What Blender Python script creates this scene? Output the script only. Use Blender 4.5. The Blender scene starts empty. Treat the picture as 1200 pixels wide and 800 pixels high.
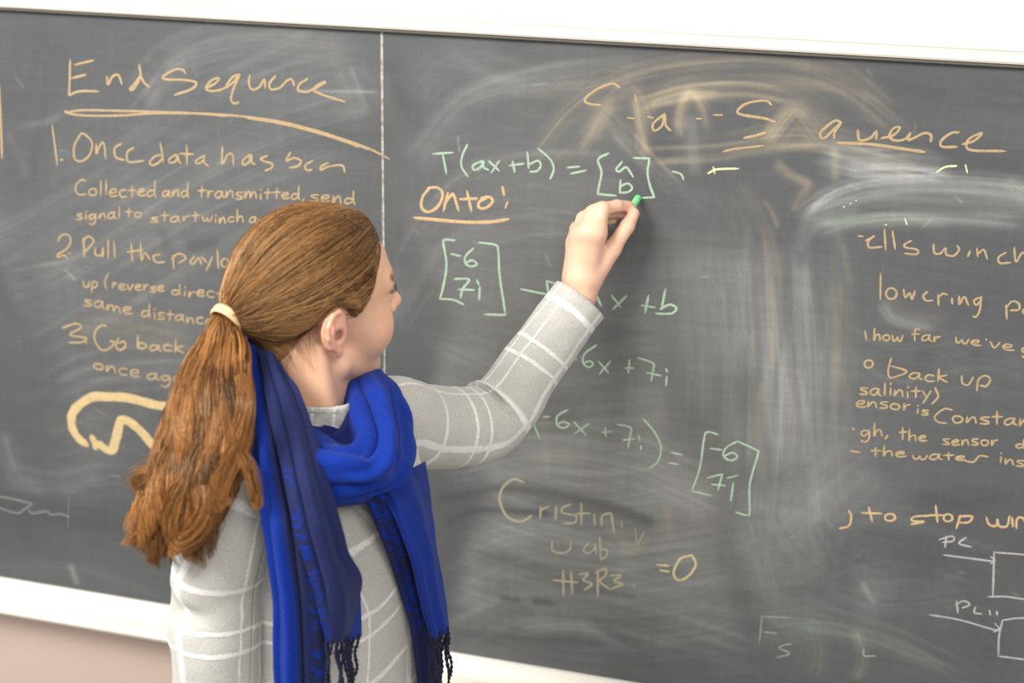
import bpy, bmesh, math, random
import numpy as np
from mathutils import Vector, Matrix
from mathutils.bvhtree import BVHTree

S = bpy.context.scene
COL = S.collection
# ------------------------------------------------------------------ camera
# solved from the vanishing points of the blackboard's edges
CM = np.array([[0.96479909, -0.10608404, 0.24064266],
               [0.26209873, 0.31267676, -0.91298275],
               [0.02160953, 0.94391706, 0.32947474]])      # columns: camera right, up, back
CP = np.array([0.7520943, -2.045, 2.136])
FPX = 1667.0
cam_d = bpy.data.cameras.new('camera')
cam = bpy.data.objects.new('camera', cam_d)
COL.objects.link(cam)
cam_d.sensor_width = 36.0
cam_d.lens = 36.0 * FPX / 1200.0
cam.matrix_world = Matrix([[*CM[0], CP[0]], [*CM[1], CP[1]], [*CM[2], CP[2]], [0, 0, 0, 1]])
cam_d.clip_start = 0.05
cam_d.dof.use_dof = True
cam_d.dof.focus_distance = 1.93
cam_d.dof.aperture_fstop = 2.8
S.camera = cam
# ------------------------------------------------------------------ world
W = bpy.data.worlds.new('world'); S.world = W; W.use_nodes = True
bg = W.node_tree.nodes['Background']
bg.inputs[0].default_value = (0.98, 0.98, 1.0, 1); bg.inputs[1].default_value = 0.66
S.view_settings.view_transform = 'Standard'
S.view_settings.look = 'None'
S.view_settings.gamma = 1.0
S.view_settings.use_curve_mapping = False
S.view_settings.exposure = 0.08
# ------------------------------------------------------------------ lights (ceiling fixtures of the room)
def area(name, loc, target, sx, sy, power, col):
    l = bpy.data.lights.new(name, 'AREA'); l.shape = 'RECTANGLE'; l.size = sx; l.size_y = sy
    l.energy = power; l.color = col
    o = bpy.data.objects.new(name, l); COL.objects.link(o); o.location = loc
    o.rotation_euler = (Vector(target) - Vector(loc)).to_track_quat('-Z', 'Y').to_euler()
    return o
area('ceiling_light', (-1.1, -2.2, 3.2), (0.1, -0.4, 1.4), 1.6, 1.0, 125, (1.0, 0.95, 0.87))
area('ceiling_light', (1.7, -2.6, 3.3), (0.3, -0.2, 1.4), 1.6, 1.0, 48, (1.0, 0.93, 0.83))

# ------------------------------------------------------------------ helpers
def at(px, py, Y):
    """point of the plane y = Y seen at pixel (px, py) of the 1200x800 frame"""
    r = CM @ np.array([px - 600.0, -(py - 400.0), -FPX]); t = (Y - CP[1]) / r[1]
    return CP + t * r
def atn(px, py, Y=0.0):
    px = np.asarray(px, float); py = np.asarray(py, float)
    r = np.stack([px - 600, -(py - 400), np.full_like(px, -FPX)], -1) @ CM.T
    t = (Y - CP[1]) / r[..., 1]
    return CP + t[..., None] * r
def depth_at(P):
    return -((np.asarray(P) - CP) @ CM)[2]

def crom(P, n):
    """Catmull-Rom through the rows of P, n samples per span"""
    P = np.asarray(P, float)
    if len(P) == 2:
        t = np.linspace(0, 1, n + 1)[:, None]; return P[0] * (1 - t) + P[1] * t
    Q = np.concatenate([(2 * P[0] - P[1])[None], P, (2 * P[-1] - P[-2])[None]]); out = []
    for i in range(len(P) - 1):
        p0, p1, p2, p3 = Q[i:i + 4]
        t = np.linspace(0, 1, n, endpoint=False).reshape((-1,) + (1,) * (P.ndim - 1))
        out.append(0.5 * ((2 * p1) + (p2 - p0) * t + (2 * p0 - 5 * p1 + 4 * p2 - p3) * t * t + (3 * p1 - p0 - 3 * p2 + p3) * t ** 3))
    out.append(P[-1:])
    return np.concatenate(out)

_rs = np.random.RandomState(5)
_LAT = _rs.rand(32, 32, 32)
def vnoise(P, f=1.0, seed=0.0):
    P = np.asarray(P, float) * f + seed * 7.31 + 100.0
    i = np.floor(P).astype(int); u = P - i; u = u * u * (3 - 2 * u); r = 0
    for a in (0, 1):
        for b in (0, 1):
            for c in (0, 1):
                w = (u[..., 0] if a else 1 - u[..., 0]) * (u[..., 1] if b else 1 - u[..., 1]) * (u[..., 2] if c else 1 - u[..., 2])
                r = r + w * _LAT[(i[..., 0] + a) % 32, (i[..., 1] + b) % 32, (i[..., 2] + c) % 32]
    return r * 2 - 1
def smooth(x, a, b):
    t = np.clip((x - a) / (b - a), 0, 1); return t * t * (3 - 2 * t)

def link(name, me, mat=None, parent=None, sm=True):
    o = bpy.data.objects.new(name, me); COL.objects.link(o)
    if mat: me.materials.append(mat)
    if parent: o.parent = parent
    if sm and len(me.polygons): me.polygons.foreach_set('use_smooth', [True] * len(me.polygons))
    return o
def mesh(name, V, F, mat=None, parent=None, sm=True):
    me = bpy.data.meshes.new(name)
    if isinstance(F, np.ndarray):
        V = np.ascontiguousarray(V, dtype=np.float32); n = F.shape[1]
        me.vertices.add(len(V)); me.vertices.foreach_set('co', V.ravel())
        me.loops.add(F.size); me.loops.foreach_set('vertex_index', F.astype(np.int32).ravel())
        me.polygons.add(len(F)); me.polygons.foreach_set('loop_start', np.arange(0, F.size, n, dtype=np.int32))
        me.polygons.foreach_set('loop_total', np.full(len(F), n, dtype=np.int32))
        me.update(calc_edges=True); me.validate()
    else:
        me.from_pydata([tuple(v) for v in V], [], F); me.update()
    return link(name, me, mat, parent, sm)
def vattr(o, name, C):
    a = o.data.color_attributes.new(name, 'FLOAT_COLOR', 'POINT')
    C = np.asarray(C, np.float32)
    if C.shape[1] == 3: C = np.hstack([C, np.ones((len(C), 1), np.float32)])
    a.data.foreach_set('color', C.ravel())
def uvmap(o, UV):
    me = o.data; l = me.uv_layers.new(name='UVMap')
    idx = np.empty(len(me.loops), np.int32); me.loops.foreach_get('vertex_index', idx)
    l.data.foreach_set('uv', np.asarray(UV, np.float32)[idx].ravel())
def grid_faces(nr, nc, wrap=False):
    c = nc if wrap else nc - 1
    i, j = np.meshgrid(np.arange(nr - 1), np.arange(c), indexing='ij')
    j2 = (j + 1) % nc
    return np.stack([i * nc + j, i * nc + j2, (i + 1) * nc + j2, (i + 1) * nc + j], -1).reshape(-1, 4)
def box(name, lo, hi, mat, parent=None, bev=0.002):
    bm = bmesh.new(); bmesh.ops.create_cube(bm, size=1)
    for v in bm.verts:
        v.co = Vector([(lo[i] + hi[i]) / 2 + v.co[i] * (hi[i] - lo[i]) for i in range(3)])
    if bev: bmesh.ops.bevel(bm, geom=bm.edges[:], offset=bev, segments=2, affect='EDGES')
    me = bpy.data.meshes.new(name); bm.to_mesh(me); bm.free()
    return link(name, me, mat, parent, False)
def prism(name, prof, x0, x1, mat, parent=None):
    """profile (y, z) list extruded along x"""
    n = len(prof); V = [(x0, y, z) for y, z in prof] + [(x1, y, z) for y, z in prof]
    F = [(i, (i + 1) % n, n + (i + 1) % n, n + i) for i in range(n)] + [tuple(range(n))[::-1], tuple(range(n, 2 * n))]
    o = mesh(name, V, F, mat, parent, False)
    bm = bmesh.new(); bm.from_mesh(o.data); bmesh.ops.recalc_face_normals(bm, faces=bm.faces[:]); bm.to_mesh(o.data); bm.free()
    return o
def empty(name, loc=(0, 0, 0), label=None, cat=None):
    o = bpy.data.objects.new(name, None); COL.objects.link(o); o.location = loc; o.empty_display_size = 0.05
    if label: o['label'] = label
    if cat: o['category'] = cat
    return o
def keep(o, root):
    """parent o to root without moving it (root is unrotated)"""
    o.parent = root; o.matrix_parent_inverse = Matrix.Translation(-Vector(root.location)); return o

# ------------------------------------------------------------------ materials
class NT:
    def __init__(s, name, rough=0.6, spec=0.5):
        s.m = bpy.data.materials.new(name); s.m.use_nodes = True; s.t = s.m.node_tree
        s.p = s.t.nodes['Principled BSDF']; s.p.inputs['Roughness'].default_value = rough
        s.p.inputs['Specular IOR Level'].default_value = spec
    def n(s, typ, ins=None, **kw):
        x = s.t.nodes.new(typ)
        for k, v in kw.items(): setattr(x, k, v)
        for k, v in (ins or {}).items():
            if isinstance(v, bpy.types.NodeSocket): s.t.links.new(v, x.inputs[k])
            else: x.inputs[k].default_value = v
        return x
    def l(s, a, b): s.t.links.new(a, b)
    def math(s, op, a, b=0.0, c=0.0):
        return s.n('ShaderNodeMath', {0: a, 1: b, 2: c}, operation=op).outputs[0]
    def mix(s, f, a, b):
        x = s.n('ShaderNodeMix', data_type='RGBA'); 
        for k, v in ((0, f), (6, a), (7, b)):
            if isinstance(v, bpy.types.NodeSocket): s.l(v, x.inputs[k])
            else: x.inputs[k].default_value = v if k == 0 else (*v[:3], 1)
        return x.outputs[2]
    def ramp(s, f, stops):
        x = s.n('ShaderNodeValToRGB', {0: f}); e = x.color_ramp.elements
        while len(e) < len(stops): e.new(0.5)
        for i, (p, c) in enumerate(stops):
            e[i].position = p; e[i].color = (*c, 1) if isinstance(c, tuple) else (c, c, c, 1)
        return x.outputs[0]
    def mr(s, v, a, b, c=0.0, d=1.0):
        return s.n('ShaderNodeMapRange', {0: v, 1: a, 2: b, 3: c, 4: d}).outputs[0]
    def noise(s, vec, scale, detail=3.0, rough=0.5, dist=0.0):
        x = s.n('ShaderNodeTexNoise', {'Vector': vec, 'Scale': scale, 'Detail': detail, 'Roughness': rough, 'Distortion': dist}); return x.outputs[0]
    def obj(s): return s.n('ShaderNodeTexCoord').outputs['Object']
    def uv(s): return s.n('ShaderNodeTexCoord').outputs['UV']
    def mapv(s, vec, scale): return s.n('ShaderNodeMapping', {0: vec, 3: scale}).outputs[0]
    def bump(s, h, st, dist=0.01):
        b = s.n('ShaderNodeBump', {'Strength': st, 'Distance': dist, 'Height': h}); s.l(b.outputs[0], s.p.inputs['Normal'])
    def base(s, c):
        if isinstance(c, bpy.types.NodeSocket): s.l(c, s.p.inputs['Base Color'])
        else: s.p.inputs['Base Color'].default_value = (*c, 1)
        return s

def m_paint(name, col, rough=0.5, var=0.03, sc=6):
    a = NT(name, rough, 0.3); o = a.obj(); f = a.noise(o, sc, 4)
    a.base(a.mix(f, tuple(c * (1 - var) for c in col), tuple(min(1, c * (1 + var)) for c in col)))
    a.bump(a.noise(o, 180, 2), 0.08, 0.002)
    return a.m
M_wall = m_paint('wall_paint', (0.80, 0.745, 0.715), 0.6)
M_low = m_paint('lower_wall_paint', (0.53, 0.415, 0.36), 0.32, 0.05, 3)
M_trim = m_paint('white_trim_paint', (0.86, 0.85, 0.815), 0.35)
M_trim2 = m_paint('rail_cream_paint', (0.68, 0.64, 0.58), 0.4)
M_tray = m_paint('tray_cream', (0.86, 0.83, 0.76), 0.4, 0.05, 9)
a = NT('rail_dark_gasket', 0.6); a.base((0.10, 0.09, 0.07)); M_gasket = a.m  # even near-black brown for the gasket strip and the board backing
a = NT('floor_vinyl', 0.4); o_ = a.obj(); a.base(a.mix(a.noise(o_, 20, 5), (0.33, 0.31, 0.28), (0.42, 0.40, 0.36))); M_floor = a.m
# blackboard slate: bare slate + three sorts of chalk dust read from the panel's own attribute
a = NT('slate', 0.55, 0.35); o_ = a.obj()
dst = a.n('ShaderNodeVertexColor', layer_name='dust').outputs[0]
sep = a.n('ShaderNodeSeparateColor', {0: dst})
hs = a.noise(a.mapv(o_, (4, 1, 34)), 2.0, 4, 0.5)
vs = a.noise(a.mapv(o_, (30, 1, 3)), 2.0, 4, 0.5)
fine = a.noise(o_, 420, 3, 0.7)
wea = a.mr(a.math('ADD', a.math('MULTIPLY', hs, 0.6), a.math('MULTIPLY', vs, 0.4)), 0.35, 0.65, 0.86, 1.16)
slate = a.mix(a.noise(o_, 3, 3), (0.048, 0.053, 0.061), (0.060, 0.064, 0.069))
k = a.math('MULTIPLY', wea, a.mr(fine, 0.3, 0.7, 0.85, 1.15))
c = a.mix(a.math('MULTIPLY', sep.outputs[0], k), slate, (0.53, 0.54, 0.53))
c = a.mix(a.math('MULTIPLY', sep.outputs[1], k), c, (0.66, 0.54, 0.34))
c = a.mix(a.math('MULTIPLY', sep.outputs[2], k), c, (0.48, 0.62, 0.46))
a.base(c); a.bump(fine, 0.05, 0.001); M_slate = a.m
def m_chalk(name, col, cover=0.9, under=(0.10, 0.10, 0.10)):
    a = NT(name, 0.95, 0.05); o = a.obj()
    g = a.noise(o, 520, 3, 0.7); g2 = a.noise(o, 60, 2)
    f = a.math('MULTIPLY', a.mr(g, 0.30, 0.56, cover * 0.45, cover), a.mr(g2, 0.3, 0.7, 0.86, 1.0))
    a.base(a.mix(f, under, col)); return a.m
MC = {'y': m_chalk('orange_chalk', (0.50, 0.365, 0.20)), 'o': m_chalk('deep_orange_chalk', (0.66, 0.46, 0.24)),
      'g': m_chalk('green_chalk', (0.43, 0.61, 0.45), 0.86), 'w': m_chalk('white_chalk', (0.50, 0.49, 0.50), 0.85),
      'l': m_chalk('lime_chalk', (0.80, 0.84, 0.50), 0.85), 'f': m_chalk('rubbed_yellow_chalk', (0.66, 0.60, 0.36), 0.46, (0.20, 0.195, 0.175)),
      'v': m_chalk('pale_yellow_chalk', (0.86, 0.74, 0.40), 0.75), 'k': m_chalk('rubbed_white_chalk', (0.55, 0.55, 0.53), 0.40, (0.12, 0.12, 0.12)),
      'b': m_chalk('broad_side_chalk', (0.80, 0.60, 0.30), 0.78)}

# ------------------------------------------------------------------ setting
ZB, ZT = 0.82, 1.87          # lower and upper edge of the slate
def struct(o): o['kind'] = 'structure'; return o
w = struct(box('wall_back', (-3.2, 0.03, 0.0), (3.2, 0.15, 3.0), M_wall, None, 0))
struct(box('floor', (-3.2, -4.2, -0.06), (3.2, 0.15, 0.0), M_floor, None, 0))
w = struct(box('wall_lower', (-3.2, 0.008, 0.0), (3.2, 0.03, ZB - 0.045), M_low, None, 0.001))
struct(box('baseboard_back', (-3.2, -0.006, 0.0), (3.2, 0.008, 0.10), M_trim, None, 0.002))

board = empty('blackboard', (0, 0, ZB), 'dark grey slate blackboard covered in orange and green chalk handwriting', 'blackboard')
XL, XR = -1.45, 1.75
def in_board(o): return keep(o, board)
in_board(box('backing', (XL, 0.004, ZB - 0.02), (XR, 0.03, ZT + 0.1), M_gasket, None, 0))
# ------------------------------------------------------------------ chalk dust on the slate, with some reflected light painted in
def to_board(P):
    P = np.asarray(P, float); q = atn(P[:, 0], P[:, 1], 0.0); return q[:, [0, 2]]
SMEARS = []   # (kind 0 grey / 1 yellow / 2 green, points, half width px, strength, streakiness)
def smear(kind, pts, w, s, st=0.5):
    big = smooth(w, 10, 60)
    SMEARS.append((kind, pts, w * (1 + 0.35 * big), s * (0.62 - 0.12 * big), st * (0.9 - 0.5 * big)))
# left panel
smear(0, [(-20, 300), (120, 240), (300, 150), (440, 110)], 95, 0.10, 0.7)
smear(0, [(60, 420), (200, 400), (330, 330), (440, 300)], 90, 0.06, 0.6)
smear(0, [(170, 130), (200, 80), (235, 52)], 14, 0.10, 0.4)
smear(0, [(190, 80), (270, 45), (420, 60)], 24, 0.05, 0.8)
smear(0, [(90, 480), (120, 540), (60, 580)], 30, 0.06, 0.5)
smear(0, [(5, 150), (22, 180), (30, 210)], 8, 0.10, 0.4)
smear(0, [(0, 320), (40, 312), (80, 305), (110, 290)], 3, 0.14, 0.4)
smear(0, [(15, 150), (55, 142), (75, 132)], 5, 0.13, 0.4)
smear(1, [(90, 400), (130, 380), (230, 400)], 24, 0.09, 0.5)
smear(1, [(70, 530), (110, 500), (190, 480)], 45, 0.025, 0.5)
smear(0, [(0, 500), (20, 560), (60, 570)], 14, 0.10, 0.5)
smear(0, [(455, 300), (465, 360), (440, 420)], 20, 0.06, 0.5)
smear(0, [(340, 106), (450, 108)], 2.0, 0.22, 0.2)
smear(0, [(405, 75), (430, 140)], 25, 0.06, 0.9)
# right panel, around the first formulas
smear(0, [(470, 120), (520, 70), (600, 60)], 30, 0.05, 0.7)
smear(0, [(520, 60), (580, 90), (640, 100)], 10, 0.05, 0.5)
smear(0, [(480, 300), (600, 250), (740, 270)], 120, 0.10, 0.6)
smear(0, [(500, 430), (640, 480), (800, 470)], 120, 0.19, 0.6)
smear(0, [(540, 620), (680, 660), (860, 640)], 120, 0.26, 0.7)  # pale lower centre: real dust plus the slate's gloss reflection painted as dust
smear(1, [(560, 600), (720, 620), (880, 600)], 120, 0.05, 0.6)
smear(0, [(900, 560), (960, 650), (1060, 700)], 70, 0.10, 0.7)
smear(0, [(880, 280), (890, 450), (880, 620)], 90, 0.12, 0.9)
smear(0, [(860, 300), (930, 420), (960, 560)], 60, 0.08, 0.9)
smear(0, [(480, 200), (560, 110), (700, 95)], 16, 0.08, 0.8)
smear(0, [(700, 330), (830, 330), (900, 330)], 60, 0.07, 0.5)
# rubbed out heading: yellow swirls
smear(1, [(690, 170), (712, 125), (735, 105), (752, 130), (762, 170)], 13, 0.15, 0.7)
smear(1, [(680, 180), (700, 150), (722, 112)], 9, 0.16, 0.6)
smear(1, [(744, 110), (750, 150), (760, 190)], 7, 0.22, 0.6)
smear(1, [(752, 124), (790, 112), (850, 110)], 5, 0.20, 0.7)
smear(1, [(750, 122), (820, 106), (960, 100), (1060, 125)], 10, 0.07, 0.8)
smear(1, [(795, 165), (797, 130), (808, 108), (822, 125), (830, 160)], 6, 0.20, 0.6)
smear(1, [(793, 160), (800, 125), (812, 110), (828, 135)], 13, 0.10, 0.6)
smear(0, [(810, 130), (812, 180), (815, 210)], 9, 0.13, 0.7)
smear(1, [(895, 172), (915, 145), (935, 128), (955, 150), (970, 170)], 20, 0.13, 0.8)
smear(1, [(900, 165), (920, 138), (932, 130), (950, 140)], 6, 0.22, 0.7)
smear(1, [(760, 190), (830, 185), (900, 172), (985, 168)], 5, 0.22, 0.7)
smear(1, [(905, 188), (925, 205), (945, 215), (955, 222)], 6, 0.30, 0.9)
smear(1, [(930, 250), (940, 228), (950, 218)], 7, 0.18, 0.8)
smear(1, [(893, 232), (905, 250), (912, 268)], 3, 0.20, 0.8)
smear(1, [(976, 168), (978, 190), (978, 215)], 6, 0.14, 0.5)
smear(0, [(960, 175), (1010, 190), (1080, 195)], 22, 0.14, 0.9)
smear(0, [(985, 195), (1050, 205), (1120, 200)], 12, 0.12, 0.9)
smear(1, [(1000, 100), (1060, 150), (1110, 200)], 5, 0.07, 0.8)
smear(1, [(600, 150), (640, 110), (720, 80), (840, 72)], 12, 0.06, 0.9)
smear(1, [(610, 110), (700, 100), (780, 80)], 8, 0.06, 0.9)
smear(1, [(760, 100), (860, 75), (960, 80), (1050, 110)], 8, 0.07, 0.9)
smear(1, [(560, 60), (690, 110), (740, 200)], 5, 0.04, 0.9)
smear(1, [(640, 190), (680, 150), (700, 110)], 24, 0.05, 0.7)
smear(0, [(720, 150), (745, 180), (770, 205)], 8, 0.10, 0.8)
smear(0, [(770, 190), (800, 220), (835, 245)], 12, 0.06, 0.8)
smear(1, [(855, 215), (880, 260), (895, 300)], 25, 0.04, 0.7)
# broad wet-looking wipe to the right
smear(0, [(930, 260), (985, 225), (1060, 212), (1180, 218), (1260, 235)], 12, 0.17, 0.9)
smear(0, [(940, 250), (1000, 236), (1100, 236), (1240, 248)], 22, 0.13, 0.9)
smear(0, [(950, 275), (1010, 258), (1080, 254), (1210, 262)], 11, 0.14, 0.9)
smear(2, [(950, 262), (1040, 256), (1120, 262)], 8, 0.14, 0.9)
smear(0, [(935, 300), (945, 270), (985, 262)], 10, 0.08, 0.8)
smear(2, [(1180, 205), (1200, 225), (1220, 245)], 14, 0.13, 0.9)
smear(0, [(940, 300), (950, 400), (955, 520), (960, 620)], 9, 0.11, 1.0)
smear(1, [(520, 470), (700, 420), (900, 450)], 150, 0.05, 0.5)
smear(0, [(975, 250), (985, 350), (985, 480)], 9, 0.08, 1.0)
smear(1, [(990, 280), (998, 340)], 4, 0.14, 0.8)
smear(0, [(905, 330), (915, 450), (905, 600)], 26, 0.08, 1.0)
smear(1, [(940, 320), (960, 420), (950, 560)], 36, 0.045, 1.0)
smear(0, [(1030, 350), (1050, 375), (1100, 385)], 8, 0.10, 0.8)
smear(1, [(1035, 345), (1055, 372), (1120, 380)], 16, 0.06, 0.8)
smear(0, [(1100, 400), (1150, 430), (1210, 420)], 30, 0.05, 0.8)
# lower right
smear(0, [(860, 660), (940, 620), (1010, 560), (1040, 540)], 60, 0.11, 0.8)
smear(2, [(880, 600), (900, 680), (910, 720)], 32, 0.09, 0.8)
smear(2, [(885, 722), (970, 735), (1040, 750), (1120, 790)], 14, 0.07, 0.9)
smear(2, [(940, 720), (955, 760), (950, 800)], 16, 0.13, 0.9)
smear(2, [(1000, 735), (1010, 770), (1000, 800)], 8, 0.13, 0.9)
smear(0, [(990, 690), (1060, 690), (1140, 680)], 40, 0.10, 0.7)
smear(0, [(1010, 680), (1020, 700), (1028, 708)], 4, 0.16, 0.5)
smear(1, [(950, 600), (958, 640), (955, 680)], 9, 0.10, 0.6)
smear(0, [(520, 560), (640, 540), (760, 560), (860, 600)], 20, 0.10, 0.9)
smear(0, [(530, 640), (640, 620), (760, 660)], 14, 0.10, 0.9)
smear(0, [(600, 740), (680, 735), (740, 760), (780, 770)], 10, 0.11, 0.7)
smear(0, [(540, 700), (620, 710), (630, 750)], 30, 0.07, 0.7)
smear(0, [(790, 740), (860, 700), (960, 770)], 40, 0.06, 0.7)
smear(1, [(780, 590), (788, 640)], 7, 0.08, 0.5)
smear(1, [(700, 600), (740, 640), (760, 620)], 14, 0.07, 0.8)
smear(0, [(530, 780), (640, 800), (720, 810)], 30, 0.04, 0.7)
smear(0, [(0, 660), (100, 668), (200, 700)], 12, 0.05, 0.8)
smear(0, [(82, 660), (92, 688)], 6, 0.14, 0.6)
_fr = random.Random(9)
def family(kind, pts, n, spread, w, s, st=0.6):
    for i in range(n):
        a_ = _fr.uniform(-1, 1) * spread; b_ = _fr.uniform(-.35, .35) * spread; t0 = _fr.uniform(0, .25); q = []
        for j, (x, y) in enumerate(pts): q.append((x + b_ * .8 + _fr.uniform(-4, 4), y + a_ + b_ * (j / (len(pts) - 1)) + _fr.uniform(-2, 2)))
        if _fr.random() < .4: q = q[:-1] if _fr.random() < .5 or len(q) < 4 else q[1:]
        if len(q) >= 2: SMEARS.append((kind, q, w * _fr.uniform(.5, 2.4), s * .52 * _fr.uniform(.2, 1.3), st))
family(1, [(620, 190), (680, 120), (760, 88), (880, 76), (980, 92), (1060, 150)], 16, 26, 1.6, .11)
family(1, [(740, 130), (800, 112), (870, 108), (940, 118)], 9, 12, 1.8, .13)
family(1, [(750, 175), (840, 172), (930, 160), (1010, 175), (1090, 200)], 10, 16, 1.8, .11)
family(1, [(700, 125), (722, 150), (760, 190), (800, 230)], 8, 16, 1.6, .09)
family(0, [(950, 180), (1010, 192), (1070, 190), (1120, 202)], 14, 18, 2.0, .13)
family(0, [(930, 280), (975, 240), (1060, 222), (1180, 226), (1290, 240)], 14, 20, 2.2, .08)
family(0, [(900, 260), (902, 400), (915, 520), (930, 620)], 22, 3, 3.0, .0)
for i in range(26):
    x = _fr.uniform(860, 1000); y0 = _fr.uniform(240, 460); SMEARS.append((_fr.choice([0, 0, 1, 2]), [(x, y0), (x + _fr.uniform(-6, 6), y0 + 80), (x + _fr.uniform(-14, 14), y0 + _fr.uniform(120, 220))], _fr.uniform(2, 9), _fr.uniform(.015, .05), .7))
family(0, [(530, 560), (620, 530), (740, 545), (840, 590)], 14, 40, 2.5, .07)
family(0, [(520, 700), (620, 660), (760, 680), (900, 720)], 14, 60, 3.0, .06)
family(0, [(470, 330), (520, 250), (600, 215), (700, 210)], 12, 60, 2.5, .05)
family(0, [(480, 180), (540, 110), (640, 80), (760, 70)], 12, 30, 2.0, .045)
family(0, [(20, 330), (120, 270), (260, 180), (400, 120)], 18, 90, 3.0, .055)
family(0, [(150, 130), (200, 75), (300, 50), (440, 60)], 10, 25, 2.5, .035)
family(0, [(40, 470), (100, 440), (220, 430), (300, 460)], 10, 50, 3.0, .05)
family(0, [(0, 560), (60, 575), (140, 560), (220, 600)], 8, 40, 2.5, .05)
family(2, [(880, 740), (960, 730), (1050, 752), (1150, 800)], 10, 28, 2.5, .05)
family(0, [(1000, 400), (1060, 440), (1150, 430), (1230, 450)], 10, 60, 3.0, .05)
family(0, [(980, 650), (1060, 640), (1180, 680)], 10, 50, 2.5, .05)
for i in range(40):
    x, y = _fr.uniform(-20, 1200), _fr.uniform(60, 700); l_ = _fr.uniform(4, 22); a_ = _fr.uniform(0, 3.1)
    SMEARS.append((0, [(x, y), (x + l_ * math.cos(a_), y + l_ * math.sin(a_))], _fr.uniform(.8, 1.6), _fr.uniform(.08, .22), .3))
WIPES = [([(520, 585), (600, 572), (700, 590), (760, 610)], 9, 0.6), ([(525, 612), (560, 598), (640, 600)], 9, 0.55),
         ([(640, 590), (700, 605), (748, 622)], 22, 0.25), ([(560, 650), (640, 670), (680, 690)], 12, 0.3),
         ([(590, 700), (606, 702)], 6, 0.55), ([(628, 704), (644, 706)], 7, 0.55), ([(700, 692), (742, 698)], 4, 0.6),
         ([(540, 745), (620, 748), (700, 752)], 14, 0.35), ([(700, 730), (760, 770)], 10, 0.35),
         ([(1010, 640), (1090, 660)], 45, 0.5), ([(1085, 585), (1130, 590), (1170, 580)], 14, 0.5), ([(960, 620), (990, 680)], 18, 0.3),
         ([(1080, 415), (1140, 420)], 14, 0.25), ([(1070, 640), (1160, 770)], 60, 0.3), ([(40, 60), (20, 200)], 60, 0.4),
         ([(0, 600), (120, 610), (240, 640)], 40, 0.5), ([(345, 150), (445, 170)], 22, 0.35), ([(225, 288), (250, 285)], 9, 0.45),
         ([(190, 270), (200, 300)], 7, 0.3), ([(460, 80), (480, 130)], 25, 0.4), ([(1050, 90), (1190, 120)], 30, 0.35),
         ([(1060, 170), (1190, 190)], 22, 0.45), ([(1010, 245), (1140, 248)], 5, 0.4), ([(640, 330), (700, 400), (660, 480)], 40, 0.2),
         ([(770, 150), (780, 175)], 14, 0.3), ([(455, 380), (460, 430)], 20, 0.3), ([(870, 700), (960, 690)], 14, 0.2)]
def seg_dist(PX, PZ, Q):
    best = np.full(PX.shape, 1e9); along = np.zeros(PX.shape); acc = 0
    for i in range(len(Q) - 1):
        a_, b_ = Q[i], Q[i + 1]; d = b_ - a_; L = math.hypot(*d) + 1e-9
        t = np.clip(((PX - a_[0]) * d[0] + (PZ - a_[1]) * d[1]) / (L * L), 0, 1)
        ex = PX - a_[0] - t * d[0]; ez = PZ - a_[1] - t * d[1]
        sd = np.hypot(ex, ez); side = np.sign(ex * d[1] - ez * d[0])
        m = sd < np.abs(best); best = np.where(m, sd * np.where(side == 0, 1, side), best); along = np.where(m, acc + t * L, along); acc += L
    return best, along, acc
def dust_map(X, Z):
    D = np.zeros(X.shape + (3,))
    G = np.stack([X, Z, np.zeros_like(X)], -1)
    cl = 0.5 + 0.5 * vnoise(G, 3.0, 1); cl2 = 0.5 + 0.5 * vnoise(G, 8.0, 2)
    D[..., 0] += 0.035 + 0.06 * cl * cl2
    for n_, (kind, pts, wpx, s, st) in enumerate(SMEARS):
        Q = crom(to_board(pts), 5); w_ = wpx / 780.0
        lo = Q.min(0) - w_ * 2.2; hi = Q.max(0) + w_ * 2.2
        m = (X > lo[0]) & (X < hi[0]) & (Z > lo[1]) & (Z < hi[1])
        if not m.any(): continue
        x, z = X[m], Z[m]; d, al, L = seg_dist(x, z, Q)
        fall = np.exp(-(d / w_) ** 2 * 1.3) * smooth(al, -0.001, 0.04 * min(1, L * 4)) * (1 - smooth(al, L - 0.05 * min(1, L * 4), L + 0.001))
        P = np.stack([d * 150, al * 4, np.full_like(d, n_ * 3.7)], -1)
        P2 = np.stack([d * 380, al * 9, np.full_like(d, n_ * 5.1)], -1)
        k_ = (1 + st * 1.1 * vnoise(P)) * (1 + st * 1.1 * vnoise(P2))
        g = np.stack([x, z, np.full_like(x, n_)], -1)
        k_ = k_ * (1 + 0.5 * vnoise(g, 14)) 
        D[..., kind][m] += s * fall * np.clip(k_, 0, 2.5)
    for n_, (pts, wpx, s) in enumerate(WIPES):
        Q = crom(to_board(pts), 5); w_ = wpx / 780.0
        d, al, L = seg_dist(X, Z, Q)
        k_ = 1 + 0.5 * vnoise(np.stack([d * 120, al * 6, np.full_like(d, n_ * 2.3)], -1))
        D *= (1 - np.clip(s * np.exp(-(d / w_) ** 2 * 1.3) * k_, 0, 0.9))[..., None]
    D += 0.012 * np.clip(vnoise(G * np.array([25, 300, 1])), 0, 1)[..., None] * np.array([1, 0.2, 0.1])
    D += 0.010 * np.clip(vnoise(G * np.array([300, 20, 1]), 1, 4), 0, 1)[..., None] * np.array([1, 0.2, 0.1])
    return np.clip(D, 0, 0.9)
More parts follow.
